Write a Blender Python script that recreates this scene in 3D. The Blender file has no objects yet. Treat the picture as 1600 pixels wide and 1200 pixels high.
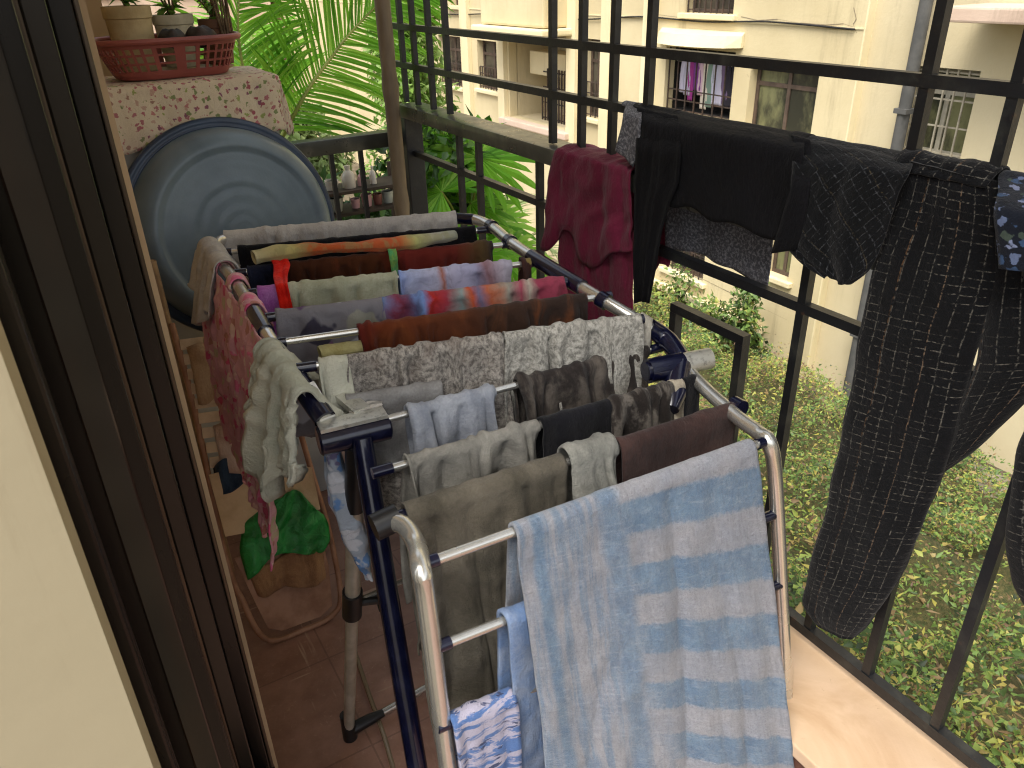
import bpy, bmesh, math, random
import numpy as np
from mathutils import Vector, Matrix
R = math.radians
scene = bpy.context.scene
COL = scene.collection

# ------------------------------------------------------------------ camera, sky, sun, exposure
CAM = np.array([0.0, 0.0, 1.55])
def _cal():
    v = lambda x, y: np.array([x-800., y-600., 1220.])
    z = -v(864, 2900); z /= np.linalg.norm(z)
    y = v(-16, -25); y /= np.linalg.norm(y); y = y - z*y.dot(z); y /= np.linalg.norm(y)
    return np.array([np.cross(y, z), y, z])
RM = _cal()
cd = bpy.data.cameras.new('camera'); cam = bpy.data.objects.new('camera', cd); COL.objects.link(cam)
cd.sensor_width = 36.0; cd.lens = 1220/1600*36; cd.clip_start = .02; cd.clip_end = 1000
cam.matrix_world = Matrix(((RM[0][0], -RM[0][1], -RM[0][2], CAM[0]), (RM[1][0], -RM[1][1], -RM[1][2], CAM[1]),
                           (RM[2][0], -RM[2][1], -RM[2][2], CAM[2]), (0, 0, 0, 1)))
scene.camera = cam
cd.dof.use_dof = True; cd.dof.focus_distance = 1.45; cd.dof.aperture_fstop = 18.0

SUN_EL, SUN_ROT = 60, 235
w = bpy.data.worlds.new('World'); scene.world = w; w.use_nodes = True
nt = w.node_tree; nt.nodes.clear()
sky = nt.nodes.new('ShaderNodeTexSky'); sky.sky_type = 'NISHITA'; sky.sun_disc = False
sky.sun_elevation = R(SUN_EL); sky.sun_rotation = R(SUN_ROT); sky.dust_density = 4; sky.air_density = 1.0
hs = nt.nodes.new('ShaderNodeHueSaturation'); hs.inputs['Saturation'].default_value = .30
bg = nt.nodes.new('ShaderNodeBackground'); bg.inputs['Strength'].default_value = .15
wo = nt.nodes.new('ShaderNodeOutputWorld')
nt.links.new(sky.outputs[0], hs.inputs['Color']); nt.links.new(hs.outputs[0], bg.inputs[0]); nt.links.new(bg.outputs[0], wo.inputs[0])
sd = bpy.data.lights.new('sun', 'SUN'); sun = bpy.data.objects.new('sun', sd); COL.objects.link(sun)
sd.energy = 1.8; sd.angle = R(35); sd.color = (1.0, .955, .88)
a, e = R(SUN_ROT), R(SUN_EL)
sdir = Vector((math.sin(a)*math.cos(e), math.cos(a)*math.cos(e), math.sin(e)))   # towards the sun
sun.rotation_euler = sdir.to_track_quat('Z', 'Y').to_euler()
vs = scene.view_settings; vs.view_transform = 'Standard'; vs.look = 'None'; vs.gamma = 1; vs.exposure = 1.13
scene.cycles.filter_width = 1.1; scene.cycles.max_bounces = 8; scene.cycles.diffuse_bounces = 5

# ------------------------------------------------------------------ pixel -> world helpers (photo calibration)
def ray(px, py):
    d = RM @ np.array([px-800., py-600., 1220.]); return d/np.linalg.norm(d)
def PX(px, py, x): d = ray(px, py); return Vector(CAM + d*(x-CAM[0])/d[0])
def PY(px, py, y): d = ray(px, py); return Vector(CAM + d*(y-CAM[1])/d[1])
def PZ(px, py, z): d = ray(px, py); return Vector(CAM + d*(z-CAM[2])/d[2])
def PL(px, py, p, n):
    d = Vector(ray(px, py)); c = Vector(CAM); return c + d*((Vector(p)-c).dot(n)/d.dot(n))

# ------------------------------------------------------------------ object helpers
def tag(o, label=None, cat=None, group=None, kind=None):
    if label: o['label'] = label
    if cat: o['category'] = cat
    if group: o['group'] = group
    if kind: o['kind'] = kind
    return o
def thing(name, label, cat, loc=(0, 0, 0), group=None):
    o = bpy.data.objects.new(name, None); COL.objects.link(o); o.location = loc; o.empty_display_size = .05
    return tag(o, label, cat, group)
def base_of(p):
    return Vector(p.location) if p.parent is None else Vector((0, 0, 0))   # parts sit at the world origin
def link(name, me, mat, parent=None, smooth=True):
    o = bpy.data.objects.new(name, me); COL.objects.link(o)
    if mat: me.materials.append(mat)
    if smooth and len(me.polygons): me.polygons.foreach_set('use_smooth', [True]*len(me.polygons))
    if parent:
        o.parent = parent; o.matrix_parent_inverse = Matrix.Translation(-base_of(parent))
    return o
def mesh_np(name, V, F, uv=None):
    me = bpy.data.meshes.new(name)
    me.from_pydata([tuple(map(float, v)) for v in V], [], [tuple(int(i) for i in f) for f in F])
    if uv is not None:
        l = me.uv_layers.new(name='UVMap'); idx = np.zeros(len(me.loops), dtype=np.int32)
        me.loops.foreach_get('vertex_index', idx); l.data.foreach_set('uv', np.asarray(uv, dtype=np.float32)[idx].ravel())
    me.update(); return me

class MB:
    """collects simple solids into one mesh"""
    def __init__(s): s.v = []; s.f = []
    def add(s, V, F):
        b = len(s.v); s.v += [tuple(v) for v in V]; s.f += [tuple(i+b for i in f) for f in F]; return s
    def box(s, a, b, bev=0.0):
        x0, y0, z0 = [min(a[i], b[i]) for i in range(3)]; x1, y1, z1 = [max(a[i], b[i]) for i in range(3)]
        if bev <= 0:
            V = [(x, y, z) for x in (x0, x1) for y in (y0, y1) for z in (z0, z1)]
            return s.add(V, [(0, 1, 3, 2), (4, 6, 7, 5), (0, 4, 5, 1), (2, 3, 7, 6), (0, 2, 6, 4), (1, 5, 7, 3)])
        bm = bmesh.new(); bmesh.ops.create_cube(bm, size=1)
        for v in bm.verts: v.co = Vector(((x0+x1)/2+v.co.x*(x1-x0), (y0+y1)/2+v.co.y*(y1-y0), (z0+z1)/2+v.co.z*(z1-z0)))
        bmesh.ops.bevel(bm, geom=bm.edges[:], offset=bev, segments=2, affect='EDGES', profile=.6)
        bm.verts.index_update(); s.add([v.co for v in bm.verts], [[v.index for v in f.verts] for f in bm.faces]); bm.free(); return s
    def bar(s, p, q, w, h, up=(0, 0, 1)):
        p = Vector(p); q = Vector(q); d = (q-p).normalized(); up = Vector(up); sx = d.cross(up)
        if sx.length < 1e-4: sx = d.cross(Vector((0, 1, 0)))
        sx.normalize(); sz = sx.cross(d)
        V = []
        for c in (p, q):
            for i, j in ((-1, -1), (1, -1), (1, 1), (-1, 1)): V.append(c + sx*i*w/2 + sz*j*h/2)
        return s.add(V, [(3, 2, 1, 0), (4, 5, 6, 7), (0, 1, 5, 4), (1, 2, 6, 5), (2, 3, 7, 6), (3, 0, 4, 7)])
    def tube(s, pts, r, n=14, cap=True, closed=False):
        pts = [Vector(p) for p in pts]; N = len(pts)
        rs = r if isinstance(r, (list, tuple)) else [r]*N
        V = []; F = []; prev = None
        for i, p in enumerate(pts):
            if closed: d = pts[(i+1) % N]-pts[i-1]
            else: d = pts[min(i+1, N-1)]-pts[max(i-1, 0)]
            d.normalize()
            if prev is None:
                t = d.cross(Vector((0, 0, 1)))
                if t.length < 1e-3: t = d.cross(Vector((1, 0, 0)))
            else: t = prev - d*prev.dot(d)
            t.normalize(); prev = t; b = d.cross(t)
            for k in range(n):
                a_ = 2*math.pi*k/n; V.append(p + (t*math.cos(a_)+b*math.sin(a_))*rs[i])
        M = N if closed else N-1
        for i in range(M):
            j = (i+1) % N
            for k in range(n): F.append((i*n+k, i*n+(k+1) % n, j*n+(k+1) % n, j*n+k))
        if cap and not closed: F.append(tuple(range(n-1, -1, -1))); F.append(tuple((N-1)*n+k for k in range(n)))
        return s.add(V, F)
    def lathe(s, prof, origin=(0, 0, 0), n=40, M=None, sx=1, sy=1):
        V = []; F = []
        for r, z in prof:
            for k in range(n):
                a_ = 2*math.pi*k/n; p = Vector((r*math.cos(a_)*sx, r*math.sin(a_)*sy, z))
                if M: p = M @ p
                V.append(p+Vector(origin))
        for i in range(len(prof)-1):
            for k in range(n): F.append((i*n+k, i*n+(k+1) % n, (i+1)*n+(k+1) % n, (i+1)*n+k))
        return s.add(V, F)
    def build(s, name, mat, parent=None, smooth=False, autosm=True):
        me = bpy.data.meshes.new(name); me.from_pydata([tuple(v) for v in s.v], [], s.f); me.update()
        o = link(name, me, mat, parent, smooth=smooth)
        if smooth and autosm:
            try: me.set_sharp_from_angle(angle=R(35))
            except Exception: pass
        return o
def smooth_path(pts, k=6, it=1):
    pts = [Vector(p) for p in pts]; out = []
    for i in range(len(pts)-1):
        p0 = pts[max(i-1, 0)]; p1 = pts[i]; p2 = pts[i+1]; p3 = pts[min(i+2, len(pts)-1)]
        for j in range(k):
            t = j/k
            out.append(.5*((2*p1)+(p2-p0)*t+(2*p0-5*p1+4*p2-p3)*t*t+(3*p1-p0-3*p2+p3)*t**3))
    out.append(pts[-1]); return out

# ------------------------------------------------------------------ material helpers
def lin(c):
    if isinstance(c, str): c = [int(c[i:i+2], 16)/255 for i in (0, 2, 4)]
    return tuple((x/12.92 if x <= .04045 else ((x+.055)/1.055)**2.4) for x in c[:3]) + (1.0,)
class S:
    """socket wrapper so node maths reads as expressions"""
    def __init__(s, nt, o): s.nt = nt; s.o = o
    def _m(s, op, b=None, c=None, clamp=False):
        n = s.nt.nodes.new('ShaderNodeMath'); n.operation = op; n.use_clamp = clamp
        for i, v in enumerate((s, b, c)):
            if v is None: continue
            if isinstance(v, S): s.nt.links.new(v.o, n.inputs[i])
            else: n.inputs[i].default_value = v
        return S(s.nt, n.outputs[0])
    def __add__(s, b): return s._m('ADD', b)
    def __sub__(s, b): return s._m('SUBTRACT', b)
    def __mul__(s, b): return s._m('MULTIPLY', b)
    def frac(s): return s._m('FRACT')
    def sin(s): return s._m('SINE')
    def gt(s, b): return s._m('GREATER_THAN', b)
    def lt(s, b): return s._m('LESS_THAN', b)
    def ab(s): return s._m('ABSOLUTE')
    def mn(s, b): return s._m('MINIMUM', b)
    def mx(s, b): return s._m('MAXIMUM', b)
    def step(s, a_, b_):
        n = s.nt.nodes.new('ShaderNodeMapRange'); n.interpolation_type = 'SMOOTHSTEP'
        s.nt.links.new(s.o, n.inputs[0]); n.inputs[1].default_value = a_; n.inputs[2].default_value = b_
        return S(s.nt, n.outputs[0])
class Mat:
    def __init__(s, name, rough=.6, metal=0.0, spec=.5, sheen=0.0, coat=0.0):
        s.m = bpy.data.materials.new(name); s.m.use_nodes = True; s.nt = s.m.node_tree
        s.b = s.nt.nodes['Principled BSDF']; s.b.inputs['Roughness'].default_value = rough; s.b.inputs['Metallic'].default_value = metal
        s.b.inputs['Specular IOR Level'].default_value = spec; s.b.inputs['Sheen Weight'].default_value = sheen
        s.b.inputs['Coat Weight'].default_value = coat
    def coord(s, kind='Object', scale=(1, 1, 1), rot=(0, 0, 0)):
        t = s.nt.nodes.new('ShaderNodeTexCoord'); m = s.nt.nodes.new('ShaderNodeMapping')
        m.inputs['Scale'].default_value = scale; m.inputs['Rotation'].default_value = rot
        s.nt.links.new(t.outputs[kind], m.inputs[0]); return m.outputs[0]
    def uv(s):
        sp = s.nt.nodes.new('ShaderNodeSeparateXYZ'); s.nt.links.new(s.coord('UV'), sp.inputs[0]); return S(s.nt, sp.outputs[0]), S(s.nt, sp.outputs[1])
    def noise(s, scale, co=None, detail=4, rough=.6, dist=0.0, kind='Object', sc=(1, 1, 1)):
        n = s.nt.nodes.new('ShaderNodeTexNoise'); n.inputs['Scale'].default_value = scale; n.inputs['Detail'].default_value = detail
        n.inputs['Roughness'].default_value = rough; n.inputs['Distortion'].default_value = dist
        s.nt.links.new(co if co is not None else s.coord(kind, sc), n.inputs['Vector']); return S(s.nt, n.outputs[0])
    def voro(s, scale, kind='UV', feature='F1', out='Distance', rnd=1.0, sc=(1, 1, 1)):
        n = s.nt.nodes.new('ShaderNodeTexVoronoi'); n.inputs['Scale'].default_value = scale; n.feature = feature; n.inputs['Randomness'].default_value = rnd
        s.nt.links.new(s.coord(kind, sc), n.inputs['Vector']); return S(s.nt, n.outputs[out])
    def ramp(s, f, stops, const=False):
        n = s.nt.nodes.new('ShaderNodeValToRGB'); cr = n.color_ramp
        if const: cr.interpolation = 'CONSTANT'
        while len(cr.elements) < len(stops): cr.elements.new(.5)
        for e_, (p, c) in zip(cr.elements, stops): e_.position = p; e_.color = lin(c)
        s.nt.links.new(f.o, n.inputs[0]); return S(s.nt, n.outputs[0])
    def mix(s, f, a_, b_, mode='MIX'):
        n = s.nt.nodes.new('ShaderNodeMix'); n.data_type = 'RGBA'; n.blend_type = mode
        if isinstance(f, S): s.nt.links.new(f.o, n.inputs[0])
        else: n.inputs[0].default_value = f
        for i, v in ((6, a_), (7, b_)):
            if isinstance(v, S): s.nt.links.new(v.o, n.inputs[i])
            else: n.inputs[i].default_value = lin(v)
        return S(s.nt, n.outputs[2])
    def col(s, c):
        if isinstance(c, S): s.nt.links.new(c.o, s.b.inputs['Base Color'])
        else: s.b.inputs['Base Color'].default_value = lin(c)
        return s
    def rough(s, f): s.nt.links.new(f.o, s.b.inputs['Roughness']); return s
    def bump(s, f, dist=.002, strength=1.0):
        n = s.nt.nodes.new('ShaderNodeBump'); n.inputs['Distance'].default_value = dist; n.inputs['Strength'].default_value = strength
        s.nt.links.new(f.o, n.inputs['Height']); old = s.b.inputs['Normal'].links
        if old: s.nt.links.new(old[0].from_socket, n.inputs['Normal'])
        s.nt.links.new(n.outputs[0], s.b.inputs['Normal']); return s

def plain(name, c, c2=None, rough=.6, metal=0, scale=8, bump=0, bscale=60, **k):
    M_ = Mat(name, rough, metal, **k)
    M_.col(M_.mix(M_.noise(scale, detail=6).step(.35, .65), c, c2) if c2 else c)
    if bump: M_.bump(M_.noise(bscale), bump)
    return M_.m

# metals and plastics
m_chrome = Mat('brushed_steel', .24, .85); m_chrome.col(m_chrome.mix(m_chrome.noise(25, detail=3).step(.45, .75)*.25, 'D2D0C8', 'B4B1A8')).rough(m_chrome.noise(12, detail=2)*.12+.2); m_chrome = m_chrome.m
m_navy = Mat('navy_plastic', .22, coat=.3); m_navy.col(m_navy.mix(m_navy.noise(40).step(.45, .8), '0B0D22', '191C33')); m_navy = m_navy.m
m_blackplastic = plain('black_plastic', '0E0E10', '1A1A1C', .4)
def _ironm():
    m = Mat('black_painted_iron', .38)
    m.col(m.mix(m.noise(34, detail=8, rough=.75).step(.62, .70)*.7, m.mix(m.noise(18, detail=8).step(.5, .75), '15171A', '30312E'), '4E3424')).rough(m.noise(14)*.4+.2); m.bump(m.noise(140), .0006); return m.m
m_iron = _ironm()
m_rail = Mat('worn_rail_paint', .26, .35); m_rail.col(m_rail.mix(m_rail.noise(9, detail=8).step(.45, .7), '43443F', '66665D')).rough(m_rail.noise(22)*.4+.12); m_rail = m_rail.m
m_alu = Mat('dark_anodised_aluminium', .38, .6); m_alu.col(m_alu.mix(m_alu.noise(6, sc=(1, 1, .1)).step(.3, .7), '171513', '2C2823')).rough(m_alu.noise(10, sc=(1, 1, .1))*.3+.12); m_alu = m_alu.m
m_alu_light = Mat('aluminium_edge_highlight', .35, .7); m_alu_light.col(m_alu_light.mix(m_alu_light.noise(20, sc=(1, 1, .2)).step(.3, .7), '42392F', '54493D')); m_alu_light = m_alu_light.m  # lighter aluminium; highlights along edges and tracks put into the colour
m_darkglass = Mat('tinted_door_glass', .12); m_darkglass.col(m_darkglass.mix(m_darkglass.noise(3, sc=(3, 1, .6)).step(.45, .75), '120F0E', '2A1C12')); m_darkglass = m_darkglass.m  # brown patches in the colour imitate warm reflections
m_rubber = plain('black_rubber_seal', '0A0A0A', '131313', .7)

# ------------------------------------------------------------------ cloth engine
FQ = 1.55; FA = 2.1
def wav(rng, n, fmin, fmax, k):
    return [(rng.uniform(fmin, fmax), rng.uniform(0, 6.28), rng.uniform(-k, k), rng.uniform(.5, 1)) for _ in range(n)]
def folds(U, Sd, rng, freq):
    """vertical folds: U metres along, Sd metres below the rod"""
    o = np.zeros_like(U)
    wob = .35*np.sin(9*U+7*Sd+rng.uniform(0, 6))+.25*np.sin(23*U-11*Sd+rng.uniform(0, 6))
    for mul, w_ in ((1.0, 1.0), (1.73, .45), (.57, .6)):
        f = freq*mul*rng.uniform(.92, 1.08); p = rng.uniform(0, 6.28)
        ph = np.pi*f*U + p + rng.uniform(-2.5, 2.5)*Sd + 1.2*wob + .8*np.sin(2*np.pi*f*.23*U+p*2)
        loc = .72+.28*np.sin(2*np.pi*f*.17*U+p*3+Sd*3)
        o += w_*(2*np.abs(np.sin(ph))**.7-1.25)*loc          # rounded ridges, narrow valleys
    return o*.62
def crumple(U, V_, rng, f, n=9, aniso=1.0):
    o = np.zeros_like(U)
    for _ in range(n):
        t = rng.uniform(0, 6.28); ff = f*rng.uniform(.5, 1.8); p = rng.uniform(0, 6.28)
        o += (1-2*np.abs(np.sin(np.pi*ff*(U*math.cos(t)*aniso+V_*math.sin(t)) + p + .8*np.sin(ff*2.1*(U*math.sin(t)-V_*math.cos(t))+p))))/(1+.4*ff/f)
    return o/n*1.6
def sheet(name, secs, mat, parent=None, seed=0, fold=.012, freq=14, crump=.004, cf=11, amps=None, thick=.003, res=.006,
          closed=False, label=None, cat=None, group=None, hem=0.0, round_=0.0, gather=0.0, outward=False, top_hem=True):
    """secs: list of (L, R) points down the cloth (closed: list of (centre, half-width vec, half-thickness vec)).
    amps: fold weight per section."""
    rng = random.Random(seed)
    if closed:
        C = np.array([list(s_[0]) for s_ in secs]); A = np.array([list(s_[1]) for s_ in secs]); B = np.array([list(s_[2]) for s_ in secs])
        d = np.r_[0, np.cumsum(np.linalg.norm(np.diff(C, axis=0), axis=1))]
        nv = max(4, int(d[-1]/res)); t = np.linspace(0, d[-1], nv)
        it = lambda Q: np.stack([np.interp(t, d, Q[:, k]) for k in range(3)], 1)
        def sm(Q):
            for _ in range(max(1, nv//14)): Q[1:-1] = (Q[:-2]+2*Q[1:-1]+Q[2:])/4
            return Q
        C = sm(it(C)); A = sm(it(A)); B = sm(it(B))
        per = 2*(np.linalg.norm(A, axis=1).max()+np.linalg.norm(B, axis=1).max())*1.3
        nu = max(16, int(per/res)); th = np.linspace(0, 2*np.pi, nu, endpoint=False)
        ca = np.sign(np.cos(th))*np.abs(np.cos(th))**.8; sa = np.sign(np.sin(th))*np.abs(np.sin(th))**.8
        P = C[:, None]+A[:, None]*ca[None, :, None]+B[:, None]*sa[None, :, None]
        N = (A/(np.linalg.norm(A, axis=1)[:, None]+1e-9))[:, None]*ca[None, :, None]+(B/(np.linalg.norm(B, axis=1)[:, None]+1e-9))[:, None]*sa[None, :, None]*1.0
        N /= np.linalg.norm(N, axis=2)[..., None]
        U = np.tile(ca*np.linalg.norm(A, axis=1).mean()+ (sa > 0)*.5, (nv, 1)); V_ = np.tile(t[:, None], (1, nu))
        am = np.ones(nv) if amps is None else np.interp(t, d, amps)
        disp = fold*am[:, None]*folds(U, V_*.6, rng, freq)*np.abs(sa)[None]*.8 + crump*am[:, None]*crumple(U, V_, rng, cf)
        P = P+N*disp[..., None]
        F = [(i*nu+k, i*nu+(k+1) % nu, (i+1)*nu+(k+1) % nu, (i+1)*nu+k) for i in range(nv-1) for k in range(nu)]
        V = list(P.reshape(-1, 3)); uv = list(np.stack([U, -V_], 2).reshape(-1, 2))
        for ring, rev in ((0, True), (nv-1, False)):
            c = P[ring].mean(0); V.append(c); uv.append((0, 0)); ci = len(V)-1
            for k in range(nu):
                q = (ring*nu+k, ring*nu+(k+1) % nu, ci); F.append(q if rev else q[::-1])
        me = mesh_np(name, V, F, uv); o = link(name, me, mat, parent)
    else:
        L = np.array([list(s_[0]) for s_ in secs]); Q = np.array([list(s_[1]) for s_ in secs])
        mid = (L+Q)/2; d = np.r_[0, np.cumsum(np.linalg.norm(np.diff(mid, axis=0), axis=1))]
        nv = max(6, int(d[-1]/res)); t = np.linspace(0, d[-1], nv)
        it = lambda K: np.stack([np.interp(t, d, K[:, k]) for k in range(3)], 1)
        L = it(L); Q = it(Q)
        for _ in range(2):
            L[1:-1] = (L[:-2]+2*L[1:-1]+L[2:])/4; Q[1:-1] = (Q[:-2]+2*Q[1:-1]+Q[2:])/4
        W = np.linalg.norm(Q-L, axis=1).mean(); nu = max(6, int(W/res)); u = np.linspace(0, 1, nu)
        am = np.ones(nv) if amps is None else np.interp(t, d, amps)
        U = np.tile(u*W, (nv, 1)); V_ = np.tile(t[:, None], (1, nu))
        # hem wave: sides wander in along the width
        hw = np.zeros(nu)
        for f, p, _, a_ in wav(rng, 4, 2, 9, 0): hw += a_*np.sin(2*np.pi*f*u*W+p)
        P = L[:, None]*(1-u)[None, :, None]+Q[:, None]*u[None, :, None]
        du = Q-L; du /= np.linalg.norm(du, axis=1)[:, None]
        dv = np.gradient((L+Q)/2, axis=0); dv /= np.linalg.norm(dv, axis=1)[:, None]+1e-9
        N = np.cross(du, dv); N /= np.linalg.norm(N, axis=1)[:, None]+1e-9
        disp = fold*am[:, None]*folds(U, V_, rng, freq*FQ) + crump*(.35+.65*np.minimum(1, am))[:, None]*crumple(U, V_, rng, cf)
        disp += gather*folds(U, V_*.2, rng, freq*FQ*1.7)*np.exp(-((am/.7)**2))[:, None]
        if outward: disp = np.where(am[:, None] < .32, np.maximum(disp, .0004), disp)
        if round_: disp -= round_*np.abs(2*u-1)[None]**6
        P = P + N[:, None]*disp[..., None]
        # sideways sway of the folds
        P = P + du[:, None]*(fold*.5*am[:, None]*np.cos(U*2*np.pi*freq*.7+V_*6+seed))[..., None]
        th_ = 1.0 if top_hem else 0.0
        P[0] += (dv[0]*hem*hw[:, None]); P[1] += (dv[0]*hem*hw[:, None]*.85) ; P[-1] += dv[-1]*hem*th_*hw[::-1][:, None]
        if nv > 12:
            for k in range(2, 8):
                P[k] += dv[0]*hem*hw[:, None]*(1-k/8); P[-k] += dv[-1]*hem*th_*hw[::-1][:, None]*(1-k/8)
        F = [(i*nu+k, i*nu+k+1, (i+1)*nu+k+1, (i+1)*nu+k) for i in range(nv-1) for k in range(nu-1)]
        uv = np.stack([U, -V_], 2).reshape(-1, 2)
        me = mesh_np(name, P.reshape(-1, 3), F, uv); o = link(name, me, mat, parent)
        md = o.modifiers.new('thickness', 'SOLIDIFY'); md.thickness = thick; md.offset = 0
    if label: tag(o, label, cat, group)
    return o
def drape(name, label, cat, p0, p1, front, back, mat, seed, rr=.008, fold=.012, freq=14, crump=.004, cf=12, fdir=(0, -1, 0), lean=.03,
          bot=None, thick=.003, hem=.006, splay=.02, group=None, flare=0.0, parent=None, gather=.0018, res=.0048, blean=None):
    """cloth laid over a rod from p0 to p1; front/back: hang in metres, scalar or (left, right)"""
    p0 = Vector(p0); p1 = Vector(p1); ax = (p1-p0).normalized(); fd = Vector(fdir); fd = (fd-ax*fd.dot(ax)).normalized()
    f0, f1 = front if isinstance(front, (tuple, list)) else (front, front)
    b0, b1 = back if isinstance(back, (tuple, list)) else (back, back)
    up = Vector((0, 0, 1)); r = rr+thick*.6+.001; secs = []; am = []
    for k in (1, .8, .6, .4, .2, .06):
        if bot:
            L = (p0+fd*r).lerp(bot[0], k); Q = (p1+fd*r).lerp(bot[1], k)
        else:
            L = p0+fd*(r+lean*k)-up*f0*k - ax*flare*k; Q = p1+fd*(r+lean*k)-up*f1*k + ax*flare*k
        secs.append((L, Q)); am.append(min(1.05, .50+.9*k*min(1, max(f0, f1)/.2)))
    for k in range(7):
        a_ = math.pi*k/6; off = fd*r*math.cos(a_)+up*r*math.sin(a_); secs.append((p0+off, p1+off)); am.append(.26)
    bl = lean if blean is None else blean
    for k in (.08, .2, .4, .6, .8, 1):
        secs.append((p0-fd*(r+bl*k)-up*b0*k-ax*flare*k, p1-fd*(r+bl*k)-up*b1*k+ax*flare*k)); am.append(min(1, .25+1.1*k*min(1, max(b0, b1)/.25)))
    return sheet(name, secs, mat, parent, seed, fold*FA, freq, crump*1.25, cf, am, thick, res, label=label, cat=cat, group=group, hem=hem, gather=gather*1.6, outward=True)

# ------------------------------------------------------------------ fabric materials (UV in metres)
def fab(name, colf, nap=.0012, napscale=500, weave=0, rough=.95, sheen=.08):
    m = Mat(name, rough, 0, spec=.15, sheen=sheen); m.b.inputs['Sheen Roughness'].default_value = .5
    c = colf(m); m.col(c)
    n = m.noise(napscale, kind='UV', detail=3, rough=.7); m.bump(n, nap)
    if weave:
        u, v = m.uv(); m.bump((u*6.283*weave).sin()*(v*6.283*weave).sin(), .0004)
    m.bump(m.noise(45, kind='UV', detail=5, rough=.6, dist=.6), .006, .6)
    return m.m
def mottle(a_, b_, scale=18, lo=.35, hi=.65, detail=6, c=None, sc=(1, 1, 1), dist=.4):
    def f(m):
        x = m.mix(m.noise(scale, kind='UV', detail=detail, rough=.65, dist=dist, sc=sc).step(lo, hi), a_, b_)
        fine = m.noise(260, kind='UV', detail=2).step(.3, .7)
        x = m.mix(fine*.4, x, m.mix(.5, x, b_, 'MULTIPLY')); m.bump(m.noise(95, kind='UV', detail=5, rough=.7, sc=(1, .28, 1)), .004, .8)
        if c: x = m.mix(m.noise(scale*2.3, kind='UV', detail=4, rough=.7, dist=1.0).step(.56, .64), x, c)
        return x
    return f
def blotch(bgc, cols, scale=22, dens=.42, sc=(1, 1, 1)):
    def f(m):
        x = m.mix(m.noise(9, kind='UV').step(.3, .7), bgc, bgc)
        n = m.nt.nodes.new('ShaderNodeTexVoronoi'); n.inputs['Scale'].default_value = scale
        mm = m.nt.nodes.new('ShaderNodeMix'); mm.data_type = 'VECTOR'
        co = m.coord('UV', sc); ns = m.nt.nodes.new('ShaderNodeTexNoise'); ns.inputs['Scale'].default_value = scale*1.5; m.nt.links.new(co, ns.inputs['Vector'])
        va = m.nt.nodes.new('ShaderNodeVectorMath'); va.operation = 'MULTIPLY_ADD'; va.inputs[1].default_value = (1.2/scale,)*3
        m.nt.links.new(ns.outputs['Color'], va.inputs[0]); m.nt.links.new(co, va.inputs[2]); m.nt.links.new(va.outputs[0], n.inputs['Vector'])
        d = S(m.nt, n.outputs['Distance']); sp = m.nt.nodes.new('ShaderNodeSeparateColor'); m.nt.links.new(n.outputs['Color'], sp.inputs[0])
        k = len(cols); pal = m.ramp(S(m.nt, sp.outputs[0]), [(i/k, c_) for i, c_ in enumerate(cols)], const=True)
        keep = S(m.nt, sp.outputs[1]).lt(.8)
        return m.mix(d.step(dens, dens-.12)*keep, x, pal)
    return f
def bands(stops, W, wob=.02):
    """vertical colour bands across the cloth (u from 0 to W metres)"""
    def f(m):
        u, v = m.uv(); n = m.noise(14, kind='UV', detail=5, dist=.5)
        t = u*(1/W)+(n-.5)*(wob*8)
        x = m.ramp(t, stops); return m.mix(m.noise(60, kind='UV', detail=5, dist=.8).step(.4, .75)*.5, x, m.mix(.6, x, '606060', 'MULTIPLY'))
    return f
def plaid_f(base, l1, l2, per=.03, wd=.045, strength=.6, rot=0.0):
    def f(m):
        sp = m.nt.nodes.new('ShaderNodeSeparateXYZ'); m.nt.links.new(m.coord('UV', rot=(0, 0, rot)), sp.inputs[0])
        u, v = S(m.nt, sp.outputs[0]), S(m.nt, sp.outputs[1])
        nz = m.noise(9, kind='UV', detail=5, rough=.65)*.9; nz2 = m.noise(150, kind='UV', detail=5, rough=.7).step(.44, .60); nzb = m.noise(28, kind='UV', detail=5, rough=.7)*.6
        a_ = ((u*(1/per)+nz*.5).frac()-.5).ab().step(wd*1.8, wd*.2); b_ = ((v*(1/per)*1.7+nzb).frac()-.5).ab().step(wd*2.6, wd*.5)
        a2 = ((u*(1/per/3.1)+nz*.2).frac()-.5).ab().lt(wd*.4)
        x = m.mix(m.noise(30, kind='UV').step(.3, .7), base, '08090C')
        nz3 = m.noise(16, kind='UV', detail=3).step(.4, .62); x = m.mix(a_*nz2*strength, x, l1); x = m.mix(b_*nz2*nz3*(strength*1.25), x, l1); return m.mix(a2*nz2*strength, x, l2)
    return f

# ================================================================== THE SETTING
G = 1.05                      # x of the balcony grille
DF = 8.0                      # x of the facade across the yard
ZG = -3.4                     # ground of the yard

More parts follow.
